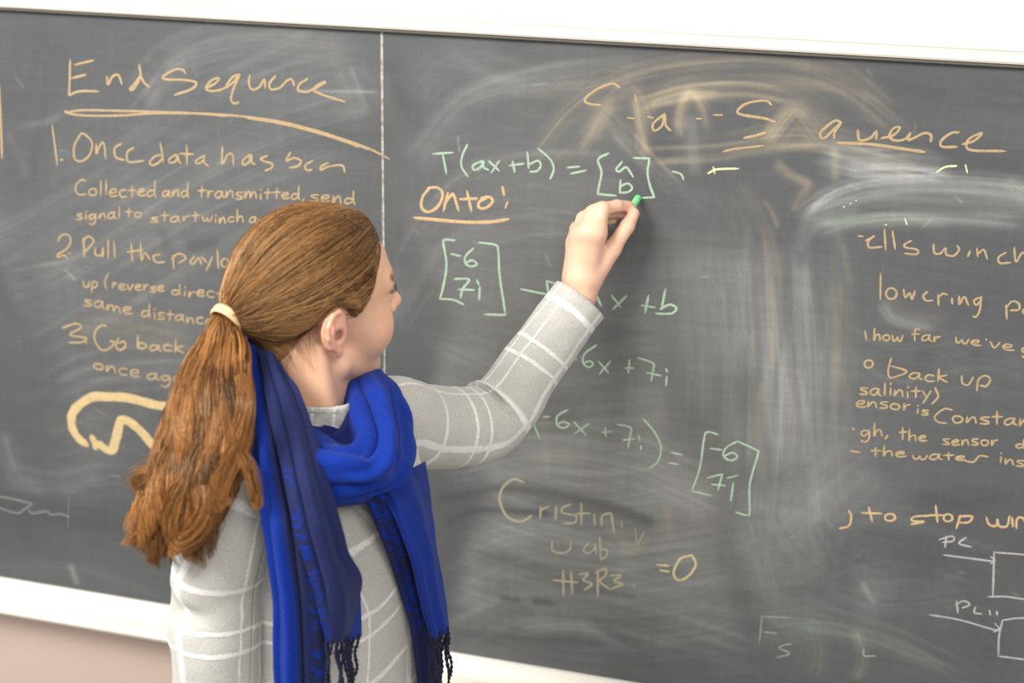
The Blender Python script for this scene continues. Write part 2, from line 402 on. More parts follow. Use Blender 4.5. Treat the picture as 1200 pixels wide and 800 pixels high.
def slate_panel(x0, x1, xa, xb, label):
    """slate slab; the front is a fine grid (fine between xa and xb, coarse outside)"""
    xs = np.unique(np.concatenate([np.linspace(x0, xa, max(2, int(abs(xa - x0) / 0.02))), np.linspace(xa, xb, int((xb - xa) / 0.0023)), np.linspace(xb, x1, max(2, int(abs(x1 - xb) / 0.02)))]))
    zs = np.linspace(ZB - 0.01, ZT + 0.01, 470)
    Z, X = np.meshgrid(zs, xs, indexing='ij')
    V = np.stack([X, np.zeros_like(X), Z], -1).reshape(-1, 3)
    F = grid_faces(len(zs), len(xs)); n = len(V)
    C = dust_map(X, Z).reshape(-1, 3)
    nb = len(V); Vb = np.array([(x0, .004, zs[0]), (x1, .004, zs[0]), (x1, .004, zs[-1]), (x0, .004, zs[-1])])
    q = [0, len(xs) - 1, n - 1, n - len(xs)]
    Fb = np.array([(q[0], nb, nb + 1, q[1]), (q[1], nb + 1, nb + 2, q[2]), (q[2], nb + 2, nb + 3, q[3]), (q[3], nb + 3, nb, q[0])])
    o = mesh('slate_panel', np.vstack([V, Vb]), np.vstack([F, Fb]), M_slate, None, False)
    vattr(o, 'dust', np.vstack([C, np.zeros((4, 3))]))
    o['label'] = label
    return in_board(o)
PAN_L = slate_panel(XL, -0.0012, -0.86, -0.0012, 'left slate panel with the numbered list')
PAN_R = slate_panel(0.0012, XR, 0.0012, 1.12, 'right slate panel with the green formulas')
# the light vertical joint between the two panels, frayed with chalk
zz = np.linspace(ZB, ZT, 90); wj = 0.0011 + 0.0008 * smooth(zz, ZB, ZT) + 0.0004 * vnoise(np.stack([zz * 40, zz * 0, zz * 0], -1))
Vj = np.concatenate([np.stack([-wj, zz * 0 - 0.0009, zz], -1), np.stack([wj, zz * 0 - 0.0009, zz], -1), np.stack([-wj, zz * 0 + 0.003, zz], -1), np.stack([wj, zz * 0 + 0.003, zz], -1)])
nz = len(zz); Fj = []
for i in range(nz - 1):
    Fj += [(i, nz + i, nz + i + 1, i + 1), (2 * nz + i, i, i + 1, 2 * nz + i + 1), (nz + i, 3 * nz + i, 3 * nz + i + 1, nz + i + 1)]
a = NT('joint_strip_chalked', 0.8, 0.2); o_ = a.obj()
a.base(a.mix(a.mr(a.noise(o_, 60, 3, 0.7), 0.35, 0.6), (0.16, 0.16, 0.14), (0.46, 0.45, 0.42)))
in_board(mesh('joint_strip', Vj, Fj, a.m, None, False))
# top rail: dark gasket line, cream lip, then the broad white board above it
in_board(box('gasket', (XL, -0.010, ZT - 0.002), (XR, 0.004, ZT + 0.004), M_gasket, None, 0.0008))
in_board(prism('top_rail', [(0.004, ZT + 0.003), (-0.013, ZT + 0.003), (-0.015, ZT + 0.006), (-0.015, ZT + 0.0165), (-0.008, ZT + 0.0185), (0.004, ZT + 0.0185)], XL, XR, M_trim2))
in_board(prism('map_rail', [(0.006, ZT + 0.0185), (-0.006, ZT + 0.0185), (-0.010, ZT + 0.021), (-0.011, ZT + 0.085), (-0.006, ZT + 0.090), (0.030, ZT + 0.090)], XL, XR, M_trim))
# chalk tray: apron under the slate, dished shelf, rounded lip
tr = in_board(prism('chalk_tray', [(0.004, ZB + 0.001), (-0.006, ZB), (-0.008, ZB - 0.012), (-0.012, ZB - 0.020), (-0.030, ZB - 0.024), (-0.052, ZB - 0.021), (-0.058, ZB - 0.017),
    (-0.064, ZB - 0.018), (-0.066, ZB - 0.024), (-0.063, ZB - 0.036), (-0.040, ZB - 0.044), (0.008, ZB - 0.046)], XL, XR, M_tray))
in_board(box('tray_lip', (XL, -0.0685, ZB - 0.030), (XR, -0.0645, ZB - 0.022), M_trim, None, 0.001))
struct(prism('trim_1', [(0.009, ZB - 0.046), (-0.012, ZB - 0.047), (-0.014, ZB - 0.055), (-0.010, ZB - 0.060), (0.009, ZB - 0.061)], -3.2, 3.2, M_wall))

# ------------------------------------------------------------------ handwriting
def caps(c, n=12): return c
class Ink:
    def __init__(s): s.V = []; s.F = []; s.k = 0
    def stroke(s, pts, w, taper=True):
        P = np.array(pts, float)
        if len(P) == 1: P = np.vstack([P - [0.7, 0], P + [0.7, 0.3]])
        Q = to_board(crom(P, 6)); n = len(Q)
        T = np.gradient(Q, axis=0); T /= np.linalg.norm(T, axis=1)[:, None] + 1e-12
        N = np.stack([-T[:, 1], T[:, 0]], -1)
        hw = (w * 0.86 - 0.4) / 2 / 775.0 * (1 + 0.14 * vnoise(np.stack([Q[:, 0] * 90, Q[:, 1] * 90, np.full(n, s.k * 1.7)], -1)))
        e = np.ones(n); 
        if taper: e[0] = 0.45; e[-1] = 0.45
        hw = hw * e
        Q = Q.copy(); Q[0] -= T[0] * w / 2 / 775 * 0.6; Q[-1] += T[-1] * w / 2 / 775 * 0.6
        y = -0.0004 - 0.00002 * (s.k % 12); s.k += 1
        b = len(s.V)
        for i in range(n):
            for sg in (-1, 0, 1):
                s.V.append((Q[i, 0] + N[i, 0] * hw[i] * sg, y - (0.0003 if sg == 0 else 0), Q[i, 1] + N[i, 1] * hw[i] * sg))
        for i in range(n - 1):
            for c_ in (0, 1):
                q = b + i * 3 + c_; s.F.append((q, q + 1, q + 4, q + 3))
    def done(s, mat, label, panel):
        o = mesh('chalk_writing', s.V, s.F, MC[mat], None, False)
        o['label'] = label; o.parent = panel
        return o
def write(mat, w, label, panel, strokes, words=()):
    k_ = Ink()
    for st in strokes:
        if isinstance(st[0], (int, float)): k_.stroke(st[1:], st[0])
        else: k_.stroke(st, w)
    for wd in words: word(k_, *wd, w=w)
    return k_.done(mat, label, panel)
# single-stroke letters: x-height 1, baseline 0
def ell(cx, cy, rx, ry, a0=90, a1=450, n=9):
    return [(cx + rx * math.cos(math.radians(a0 + (a1 - a0) * i / (n - 1))), cy + ry * math.sin(math.radians(a0 + (a1 - a0) * i / (n - 1)))) for i in range(n)]
G = {'a': (1.0, [[(.8, .95), (.3, .85), (.05, .35), (.25, .02), (.6, .25), (.8, .9), (.78, .3), (1.0, .02)]]),
 'b': (.95, [[(.1, 1.9), (.1, .1), (.3, .8), (.75, .75), (.8, .25), (.45, 0), (.1, .1)]]), 'c': (.85, [[(.75, .85), (.35, .9), (.08, .45), (.3, .02), (.8, .1)]]),
 'd': (1.0, [[(.75, .75), (.3, .8), (.05, .35), (.3, 0), (.75, .4)], [(.8, 1.9), (.78, .6), (.9, .02)]]), 'e': (.85, [[(.08, .45), (.6, .55), (.65, .9), (.25, .85), (.06, .4), (.3, .02), (.85, .12)]]),
 'f': (.8, [[(.75, 1.7), (.4, 1.8), (.3, 1.2), (.3, 0)], [(0, .95), (.75, 1.0)]]), 'g': (.95, [[(.75, .85), (.25, .85), (.08, .4), (.35, .1), (.75, .6)], [(.78, .9), (.75, -.3), (.45, -.85), (.1, -.6)]]),
 'h': (.9, [[(.12, 1.9), (.12, 0), (.3, .75), (.65, .85), (.8, .02)]]), 'i': (.4, [[(.2, .85), (.22, 0)], [(.22, 1.35), (.23, 1.42)]]),
 'k': (.85, [[(.12, 1.8), (.12, 0)], [(.75, 1.0), (.15, .5), (.8, .0)]]), 'l': (.4, [[(.2, 1.9), (.22, 0)]]), 'm': (1.4, [[(.1, .9), (.1, 0), (.35, .8), (.6, .75), (.65, .05), (.9, .8), (1.15, .7), (1.3, 0)]]),
 'n': (.9, [[(.1, .9), (.1, 0), (.4, .8), (.65, .8), (.8, 0)]]), 'o': (.95, [ell(.45, .45, .38, .44)]), 'p': (.9, [[(.15, .85), (.12, -.8)], [(.12, .6), (.45, .95), (.8, .65), (.55, .1), (.15, .15)]]),
 'r': (.7, [[(.12, .9), (.14, 0), (.3, .7), (.65, .85)]]), 's': (.8, [[(.72, .9), (.25, .85), (.15, .6), (.65, .35), (.6, .05), (.05, .02)]]),
 't': (.8, [[(.38, 1.6), (.4, 0)], [(.02, .95), (.8, 1.0)]]), 'u': (.9, [[(.1, .9), (.12, .2), (.45, .02), (.75, .4), (.78, .9), (.8, .0)]]), 'v': (.8, [[(.05, .9), (.35, 0), (.75, .95)]]),
 'w': (1.2, [[(.05, .9), (.15, .1), (.4, .05), (.6, .65), (.7, .1), (.95, .05), (1.15, .9)]]), 'y': (.85, [[(.1, .9), (.4, .15)], [(.8, .95), (.45, .0), (.15, -.8)]]),
 'C': (1.2, [[(1.05, 1.75), (.5, 1.8), (.05, 1.0), (.3, .15), (1.1, .1)]]), "'": (.3, [[(.15, 1.5), (.18, 1.3)]]), ',': (.4, [[(.25, .15), (.1, -.35)]]), ' ': (.6, [])}
def word(k_, txt, x0, y0, x1, y1, xh, w=3.0):
    tot = sum(G[c_][0] + .12 for c_ in txt) - .12; adv = (x1 - x0) / tot; x = 0
    rr = random.Random(txt + str(x0))
    for c_ in txt:
        gw, sts = G[c_]; jy = rr.uniform(-.14, .14); js = rr.uniform(.84, 1.1)
        for st in sts:
            pts = []
            for (u, v) in st:
                X = x0 + (x + u) * adv; f = (X - x0) / max(1e-6, x1 - x0)
                pts.append((X + v * 0.3 + rr.uniform(-.35, .35), y0 + (y1 - y0) * f - (v * js + jy) * xh * .90 + rr.uniform(-.045, .045) * xh))
            k_.stroke(pts, w)
        x += gw + .12
def circ(cx, cy, rx, ry): return [(x, y) for x, y in ell(cx, cy, rx, ry, 70, 450, 9)]
L, R_ = PAN_L, PAN_R
write('y', 3.9, 'orange heading End Sequence', L, [
 [(82.5, 70.8), (81.8, 92), (81.2, 111.7)], [(81.2, 111.7), (93.3, 107), (115.8, 107)], [(88, 75.8), (109.7, 70.8)], [(84.2, 91.7), (100.8, 87.5)],
 [(125.8, 90), (126.7, 99.2), (132.5, 89.2), (139.2, 88.3), (143, 98.3)], [(163.3, 75.8), (164.7, 90), (156.7, 104.2), (152.5, 104.2), (158.3, 97.5), (164.7, 90), (169.2, 96.7), (175, 101.7)],
 [(217.5, 85.8), (214.2, 81.7), (205, 81.7), (191.7, 89.2), (195, 93), (216.7, 93.7), (230, 96.7), (225, 104.2), (205, 111.3)],
 [(242, 103), (252, 98), (257, 92), (250, 93), (242, 101), (244, 106), (256, 106), (268, 101)],
 [(281, 87), (273, 90), (266, 100), (273, 97), (281, 87), (274, 104), (271, 116), (274, 121), (279.6, 120)],
 [(293, 88), (292, 98), (296, 105), (304, 102), (310, 93), (311, 103)], [(323, 89), (316, 98), (318, 104.5), (328, 103), (336, 95), (342, 93), (345, 100)],
 [(361, 92), (351, 99), (350, 106), (360, 108)], [(360, 108), (370, 103), (382, 96), (374, 99), (368, 105), (378, 111), (404, 119)]])
write('y', 3.6, 'long double orange underline', L, [
 [(77, 129.5), (78.5, 132), (98, 135.3), (141.7, 135.3), (183, 132.8), (250, 133.6), (310, 139.5), (350, 147.5), (390, 159), (430, 173), (456, 186)],
 [(77.5, 131.7), (96.7, 129.2), (133, 129.7), (190, 131.2), (230, 133), (270, 136)], [3.5, (290, 138.5), (330, 145), (370, 155), (405, 166), (420, 172)],
 [4.6, (380, 156), (420, 170), (432, 174.5)]])
write('y', 3.5, 'orange line starting 1. Once data has been', L, [
 [(61.3, 146.7), (67.5, 193.3)], [4.5, (72.5, 187)], [(95.8, 155.8), (87.5, 170), (87.5, 185), (95, 189), (105, 181.7), (108.3, 168), (101.7, 159), (95.8, 155.8)],
 [(113.3, 169), (113, 180), (116.7, 171.7), (121.7, 167.5), (124.2, 185.8)], [(142.5, 168.3), (135, 173.3), (135.8, 184), (145.8, 187.5)],
 [(156.7, 173.3), (150, 177.5), (149, 186.7), (153.3, 190), (169, 188.3)], [(188.3, 167.5), (191.7, 190)], [(189, 181.7), (181.7, 183.3), (175.8, 190), (179, 193.7), (186.7, 190), (190.8, 185)],
 [(206.7, 180.8), (198.3, 186.7), (200, 190.8), (206.7, 188.3), (208.3, 181.7), (210, 189), (212.5, 190.8)], [(219, 170), (219.7, 192.5)], [(210.8, 180), (226.7, 180.8)],
 [(240, 181.7), (230, 188.3), (231.7, 191.7), (238.3, 188.3), (240, 183.3), (239.2, 190), (244.2, 194.2)], [(260.8, 171.7), (260.8, 191.7), (266.7, 181.7), (272.5, 180.8), (273.7, 192.5)],
 [(294, 181), (285, 187.5), (285.8, 193.3), (291.7, 190), (295, 181.7), (295, 190), (299, 192.5)], [(313.3, 182.5), (305.8, 185.8), (310, 189), (319, 191.7), (318.3, 196.7), (310.8, 200)],
 [(340.8, 178.3), (335.8, 188.3), (345, 185), (353.3, 189), (348.3, 195), (340, 196.3)], [(366.7, 188.3), (358.3, 193.3), (359, 199), (365.8, 199)],
 [(385, 190.8), (376.7, 195), (376.7, 199), (383.3, 195.8), (396.7, 193.3), (402.5, 195), (404, 201.7)]])
write('y', 3.1, 'orange line collected and transmitted, send', L, [], [('Collected', 88, 228, 184, 231, 10.5), ('and', 190, 231, 222, 231.5, 10), ('transmitted,', 232, 231.5, 358, 234, 9.2), ('send', 363, 236, 417, 239, 10.5)])
write('y', 3.0, 'orange line signal to start winch and', L, [], [('signal', 89, 256.5, 142, 256, 8.5), ('to', 147, 255, 167, 256, 8), ('start', 176, 259, 234, 259.5, 8), ('winch', 237, 260, 286, 261, 8), ('and', 292, 262, 322, 264, 8)])
write('y', 3.4, 'orange line 2. Pull the payload', L, [
 [(68, 283), (72, 276), (80, 275), (83, 282), (78, 292), (69, 297), (68, 301), (76, 299), (79, 303)], [3.5, (81.6, 296.6)], [(98, 278), (99, 301)], [(97, 284), (103, 277), (110, 282), (102, 293), (99, 293)],
 [(112, 290), (112, 298), (119, 299), (121, 290), (121, 301)], [(127, 281), (127, 302)], [(133.6, 282), (135, 302)], [(154, 285), (155.4, 306)], [(149, 295), (168, 293)], [(165, 284), (166, 305), (170, 296), (176, 304)],
 [(188, 298), (180, 300), (183, 307), (193, 307)], [(203, 299), (204, 315)], [(201, 303), (210, 297), (218, 302), (210, 308)], [(228, 300), (223, 307), (227, 309), (233, 302), (236, 309)], [(237, 301), (242, 307)], [(249, 301), (242, 317)],
 [(255, 293), (256, 314)], circ(264, 308, 4.5, 5)], [('ad', 271, 314, 292, 315, 9)])
write('y', 3.0, 'orange line up (reverse direct', L, [[(127, 320), (123, 330), (125, 338)]], [('up', 97, 336, 115, 337, 8.5), ('reverse', 131, 338, 193, 342, 8.5), ('direction', 201, 345, 294, 353, 8.5)])
write('y', 3.1, 'orange line same distance', L, [], [('same', 98, 358, 155, 369, 9), ('distance', 166, 371, 250, 381, 9)])
write('y', 3.7, 'orange line 3. Go back', L, [
 [(73, 384), (90, 379), (95, 384), (82, 392), (101, 396), (95, 401), (81, 401)], [3.5, (101.4, 401.6)], [(125, 382.5), (120, 381), (112.5, 387), (111, 397.5), (117, 408), (124.5, 410), (132, 405), (133.5, 400), (129, 400)],
 [(139.5, 395), (136, 405), (141, 410), (147, 406), (146, 400), (139, 402)]], [('back', 160, 407, 216, 414, 9.5)])
write('y', 3.2, 'orange line once again', L, [], [('once', 109, 432, 164, 441, 10), ('again', 172, 443, 240, 452, 9)])
write('b', 15.5, 'broad yellow loop drawn with the side of the chalk', L, [
 [(215, 482), (199.5, 477.5), (180, 473.7), (150, 466), (124.5, 464.7), (109.5, 464.7), (94.5, 473), (84.7, 485), (84.7, 500), (91, 512), (100.5, 520)],
 [12, (108, 512), (112, 520), (112, 524)], [13, (115, 519), (124, 526), (131, 529)], [(132, 528), (137, 510), (141, 492)], [(141, 491.5), (152, 494), (168, 508), (182, 525), (196, 540)]])
write('k', 2.6, 'faint white outlined bar with squiggle', L, [[(-14, 579), (0, 581.5), (20, 585.5), (38, 590)], [(38, 590), (28, 597), (20, 601), (0, 595), (-14, 591)], [(34, 597), (38, 601), (55, 599), (60, 603), (70, 602), (81, 605)], [1.5, (80.5, 580), (80, 618)]])
write('y', 4.0, 'orange vertical stroke at the far left', L, [[(-1, 98), (1, 140), (2.5, 185)]])
# right panel
write('g', 3.5, 'green formula T(ax+b) equals column a b', R_, [
 [(507.5, 180.3), (530.8, 178.7)], [(519, 181), (523.3, 203.3)], [(548, 169), (541.7, 183), (541, 195), (548.3, 206.7)], [(565.8, 188.3), (555, 193.3), (555.8, 199), (563.3, 195.8), (566.7, 189), (566.7, 195.8), (572.5, 199)],
 [(572.5, 188.3), (585, 200)], [(585.3, 188.3), (575.8, 202.5)], [(600.8, 189), (603.3, 201.7)], [(597.5, 194), (614, 191.7)], [(618.3, 178.3), (619.7, 196.7)], [(619.7, 193), (630, 188.3), (634, 193.3), (630, 200), (621.7, 201.3)],
 [(630.8, 174), (645, 186.7), (649, 198.3), (645, 209.7)], [(665, 196.4), (679, 195)], [(669, 203.4), (687, 199.6)], [(713, 179.6), (701, 187), (705, 202), (701, 224), (704, 227.6), (722, 229)],
 [(729, 189.6), (722.4, 198), (726, 201), (734, 196), (742, 207)], [(727.4, 211), (726.4, 225)], [(727.4, 218), (736, 215), (741, 220), (736, 225), (726, 225.6)],
 [(743, 185), (761.4, 185.6)], [(761.4, 185.6), (759, 202), (762, 218), (767, 231)], [(767, 231), (749, 232)], [3, (788, 200.6), (798, 204), (801, 210.4)]])
write('l', 3.2, 'short lime chalk dash with a tick', R_, [[(830, 203), (840, 198.4), (865, 197.4)], [2.5, (836, 195.6), (837.6, 203)], [3.2, (1097.6, 201.8), (1107.8, 195.5), (1121, 194.4)], [2.5, (1131.4, 193), (1133.6, 202)], [2.5, (1038, 263)], [2.5, (1060.5, 256), (1062.8, 263)], [2, (988.5, 242.8), (990, 241.5)], [2, (996, 239), (998, 238)], [2, (1003, 235.5), (1004, 235)]])
write('o', 4.4, 'underlined orange word Onto!', R_, [
 [(501.7, 220), (513.3, 220), (519, 228), (513.3, 241.7), (501.7, 248.3), (494, 242.5), (495.8, 230), (503.3, 220.8)], [(525, 225.8), (520, 246.7)], [(520.5, 240), (527.5, 230), (531.7, 228.3), (537.5, 246.7)],
 [(547.5, 224), (552.5, 246.7)], [(539, 233.3), (559, 232.5)], [(572.5, 230.8), (561.7, 236.7), (561.7, 243.3), (570, 243.3), (577.5, 235.8), (573.3, 230.8), (564, 232)],
 [(589, 219), (590.8, 228.3)], [3.6, (595, 236.7), (592.5, 243.3)], [5.2, (485.8, 255), (513.3, 257.5), (543.3, 260), (573.3, 260), (595.8, 256.7)]])
write('g', 3.7, 'green column vector with an arrow pointing to ax+b', R_, [
 [(533, 281.7), (521.7, 280.8), (519.7, 285), (523.3, 308.3), (520.8, 330), (515.8, 350)], [(515.8, 350), (531.7, 351.3), (543.3, 356.7)], [(529, 297.5), (540, 300)], [(555, 290.8), (545.8, 300), (545.8, 309), (553.3, 312), (559, 309), (553.3, 305), (546.7, 307.5)],
 [(532.5, 326.7), (548.3, 326.7), (549, 330), (542.5, 338.3), (540, 348.3)], [(537.5, 339), (555.8, 339.7)], [(559, 328.3), (561.3, 333.3)], [(562.5, 335.8), (561.7, 350.8)],
 [(561.3, 284), (580, 286.7), (584, 293.3), (585.8, 323.3), (592.5, 368.3)], [(592.5, 369), (568.3, 368.3)], [(610.8, 338.7), (642.5, 345)], [(640.8, 329), (643.3, 348.3)], [3, (641.7, 329), (656.7, 335), (668, 345), (660, 352)],
 [(690, 352), (696, 342), (704.5, 357.6)], [(717, 346.2), (727, 359.4)], [(734.6, 346.2), (718.5, 362)], [(760, 346.2), (756, 366.4)], [(751.7, 357.6), (767.5, 360.2)], [(779.7, 339.2), (775.4, 362)], [(773.6, 362), (785, 356.7), (792.8, 361), (786.7, 367.2), (769.2, 367.2)]])
write('g', 3.4, 'green line -6x + 7i', R_, [
 [(660, 416), (675.6, 421)], [(699, 404.3), (685.2, 414.5), (683.5, 425), (689.6, 430.2), (694.9, 426.7), (692, 423), (684.4, 425)], [(701.3, 423.2), (713.2, 436.4)], [(715, 423.2), (702.7, 438)], [(737.7, 421.5), (736.3, 436.4)], [(732.5, 431), (742.6, 431)],
 [(747.4, 418.9), (764.9, 425), (765.7, 432), (763.1, 446)], [(757.9, 436.4), (774.5, 439.9)], [(780.6, 432), (782, 435.5)], [(781.5, 440.7), (780.6, 451.2)]])
write('g', 3.2, 'green line (-6x + 7i) equals column -6 7i', R_, [
 [(629.3, 483.3), (625.9, 495.3), (632.5, 513.5)], [(636.8, 487.9), (644, 487.9)], [(665.3, 479.9), (653.3, 487.3), (653.3, 498), (661.3, 501.2), (666.7, 496.7), (660, 494), (654.7, 496.7)], [(672.5, 494), (686.7, 509.2)], [(690.7, 495.9), (673.3, 508)],
 [(709.3, 500.7), (709.9, 510.8)], [(705.3, 506.5), (716, 505.5)], [(723.2, 496.7), (738.7, 500.7), (738.7, 508.7), (736, 524.7)], [(729.3, 515.3), (743.5, 514)], [(748, 510), (750, 516.7)], [(751.2, 522), (751.2, 526)],
 [(753.3, 490), (768, 507.3), (774.7, 524.7), (770.7, 540.7), (761.3, 548)], [(786.7, 530), (799.5, 532.7)], [(784, 542), (794.7, 543.9)], [(841.3, 508.7), (829.3, 506), (825.3, 512.7), (820, 548.7), (810.7, 574.8)], [(810.7, 574.8), (833.3, 580.7)],
 [(832.5, 525.2), (845.9, 526.8)], [(864, 516.7), (850.7, 524.7), (848, 534), (856, 539.3), (864, 535.3), (858.7, 530), (849.3, 534)], [(864, 516.7), (886.7, 527.3), (888, 532.7), (878.7, 567.3), (878.7, 599.3), (874.7, 603.3), (862.7, 599.9)],
 [(829.9, 559.3), (846.7, 555.3)], [(846.7, 555.3), (841.3, 574)], [(834, 567.3), (850, 568.7)], [2.6, (852, 559.9), (865.3, 556.7)], [(859.5, 566), (856.5, 586)]])
write('f', 3.6, 'faint rubbed yellow word with a large C', R_, [
 [4.2, (613.9, 564.8), (601.5, 561.4), (589, 571.5), (585.8, 587.3), (594.8, 605.3), (610.5, 610.9), (622.9, 604)], [(634, 593), (633, 607.5)], [(634, 597.4), (643, 592.9)], [(652, 593), (651, 608.6)], [(669, 590.6), (658.9, 595), (660, 600.8), (674.6, 604), (673.5, 612), (660, 613)],
 [(681.4, 589.5), (681.4, 614.3)], [(675.8, 601.9), (691.5, 600.8)], [(696.5, 601.9), (697, 614.3)], [(716.3, 600.8), (706, 604), (705, 615.4)], [(716.3, 600.8), (719.6, 623.3)], [2.2, (728.6, 609), (729, 618)], [2.2, (744.4, 618.8), (746.6, 639)], [2.4, (746.6, 639), (755.6, 622)]])
write('f', 3.3, 'faint rubbed yellow word wab', R_, [[(647, 634), (648, 645), (660, 648), (668, 643), (669, 634)], [(690, 636), (684, 644), (690, 648), (697, 642), (697, 636), (699, 649)], [(702.8, 627.8), (704, 655)], [(704, 643), (711.8, 645), (710, 652), (704, 655)]])
write('f', 3.9, 'rubbed yellow letters H3R3', R_, [
 [(660, 668), (660.5, 697.5)], [(669, 669), (670.8, 695)], [(648.8, 679.5), (676.9, 682)], [(679, 672.8), (689.3, 671.6), (683.6, 679.5), (693.8, 684), (684.8, 690.8)], [(700.5, 668), (700.5, 697.5)], [(698, 670.5), (709.5, 666), (709.5, 673.9), (702.8, 680.6), (714, 689.6)],
 [4.4, (715, 673.9), (727.5, 673.9), (719.6, 680.6), (729.8, 684), (716.3, 689.6)]])
write('v', 4.0, 'yellow equals sign and zero', R_, [[(770, 661.5), (783.8, 662.6)], [(773.6, 667.8), (783.8, 669.4)], [(810.8, 650), (797, 654.8), (789.4, 670.5), (795, 679.5), (806.3, 675), (815.3, 661.5), (810.8, 650)]])
write('y', 3.8, 'partly rubbed orange heading Start Sequence', R_, [
 [(726, 102.5), (717.3, 98), (699.3, 104.8), (685.8, 116), (690, 121.6), (703.8, 123.2)], [3, (744.3, 110.4), (746, 120)], [2.6, (735, 138), (744, 139)], [3, (759, 136.7), (765.6, 138)],
 [(779, 133.3), (765.6, 145), (766.8, 153), (775.8, 147.5), (779, 135), (780.3, 146.4), (785.9, 153)], [2.6, (816, 139), (822, 139)], [3, (836.5, 134.7), (846.6, 134.7)],
 [(904, 122.7), (897.3, 118), (877, 120.5), (865.3, 128.4), (868, 134), (895, 138.5), (908, 142.5)], [4.5, (897.3, 155.4), (885, 159), (872.5, 161.5)], [3.4, (848, 177.5), (861, 174.5), (895, 170.7)],
 [(986, 143.8), (978.4, 141.5), (963.8, 152.8), (961.5, 159.5), (967, 161.3), (978.4, 150.5), (986, 143.8)], [(986, 143.8), (978.4, 155), (977.3, 161.8)], [(1005.4, 152.8), (1007.6, 164), (1020, 161.8), (1026.8, 153.9), (1027, 163)],
 [(1033, 162), (1047, 158.4), (1054.9, 149.4), (1047, 150.5), (1042.5, 159.5), (1049, 164.7), (1060.5, 162.9), (1067, 156)], [(1067, 156), (1065, 164), (1083, 156), (1090.9, 158.4), (1090.9, 165.8)],
 [(1123.5, 155), (1114.5, 156), (1103, 165), (1104.4, 171.9), (1121, 171.9)], [(1128, 169), (1141.5, 165), (1150.5, 156), (1137, 161.8), (1132.5, 169.6), (1139, 176), (1177.5, 177)], [4.5, (981.8, 167.4), (1020, 169), (1056, 174), (1083, 178)]])
write('y', 3.3, 'orange line tells winch', R_, [
 [(1005.8, 276.4), (1011, 277)], [(1014.5, 282), (1023, 277.6), (1024, 276.8), (1018, 282), (1018.9, 289.9), (1033.8, 289)], [(1036.4, 268), (1038, 292.5)], [(1046, 270.6), (1049, 291.6)], [(1067.9, 282), (1060, 286.4), (1061.8, 289.9), (1074.9, 292.5), (1074, 297.8), (1060.9, 296.9)],
 [(1094, 285.9), (1095, 296), (1102, 296.9), (1108, 290.8), (1109, 297.8), (1117.8, 299.5), (1123.9, 292.5), (1122, 288)], [(1136.7, 294.3), (1134.4, 300.4)], [(1144.9, 290.8), (1145.8, 300.4)], [(1145.8, 297.8), (1152.8, 292.5), (1157, 303)],
 [(1179, 295.7), (1170.3, 301.3), (1172, 308.3), (1184.3, 307.4)], [(1188.6, 289.9), (1190.4, 306.5), (1196.5, 297.8), (1201, 297), (1206, 310)]])
write('y', 3.3, 'orange line lowering p', R_, [
 [(1032, 320.5), (1031.7, 350.3)], circ(1044.6, 344, 6.3, 6.5), [(1059, 338.9), (1060.9, 348.5), (1066, 343.3), (1068.8, 350.3), (1072.3, 340.6)], [(1082, 346), (1087, 341.5), (1081.9, 346.8), (1085.4, 352), (1093, 352)], [(1099.4, 345), (1099.9, 357.3)],
 [(1099.9, 348.5), (1104.6, 344), (1109.9, 345)], [(1115.7, 349.4), (1116, 355.5)], [(1123.9, 346.8), (1124.4, 356.4), (1130, 347.6), (1134.9, 357.3)], [(1147.5, 348.5), (1141.4, 352), (1144, 357.3), (1149.3, 352), (1149.6, 347.6), (1148.4, 362.5), (1144, 371), (1140.5, 370.4)],
 [(1179, 357.3), (1179.9, 373)], [(1179, 360.8), (1186, 352.9), (1193.9, 355.5), (1193.9, 362.5), (1184.3, 363.4)]], [('a', 1198, 366, 1208, 367, 9)])
write('y', 3.0, "orange line show far we've", R_, [[(1013.6, 387.5), (1015.4, 398)]], [('how', 1023, 399, 1058, 399, 8.5), ('far', 1068, 399, 1102, 400, 8.5), ('we', 1119, 401.5, 1149, 406, 8), ("'ve", 1153, 405, 1188, 411, 8), ('g', 1197, 412, 1206, 413, 8)])
write('y', 3.2, 'orange line to back up', R_, [circ(1018, 426.4, 5, 4.6), [(1044.6, 419), (1041, 433), (1042.5, 441.8), (1051, 440.9), (1062.6, 434.8), (1044, 428.6)],
 [(1127, 440), (1128, 448.8), (1135, 450.5), (1140.5, 441.8)], [(1144.9, 457.5), (1146.6, 445), (1154.5, 440), (1160.6, 444.4), (1156, 452), (1149, 451.4)]], [('ack', 1065, 443.5, 1111, 447, 9.5)])
write('y', 3.2, 'orange line salinity)', R_, [[(1095.9, 454), (1099.4, 464.5), (1092.4, 473)]], [('salinity', 1007, 461, 1091, 467, 9.5)])
write('y', 3.2, 'orange line sensor is constant', R_, [[(1115.7, 480), (1106.5, 479), (1095.5, 487.6), (1099, 494), (1109, 495.8)]], [('ensor', 1003, 476, 1067, 480, 8.5), ('is', 1073, 484, 1089, 486, 7), ('onstant', 1115, 495, 1222, 499, 9.5)])
write('y', 3.1, 'orange line though, the sensor', R_, [[(998.7, 501.5), (1001, 503)]], [('gh,', 1008, 510, 1042, 511, 8.5), ('the', 1053, 515, 1086, 516, 9), ('sensor', 1104, 520.5, 1169, 522, 8.5), ('d', 1190, 524, 1202, 526, 8)])
write('y', 3.1, 'orange line the water inside', R_, [[(996.5, 528), (1007.5, 529.8)], [(1132, 540), (1141, 541), (1148, 534), (1158, 535)]], [('the', 1020, 534, 1062, 536, 7.5), ('wate', 1069, 538, 1132, 540, 7), ('ins', 1170, 542, 1201, 546, 8)])
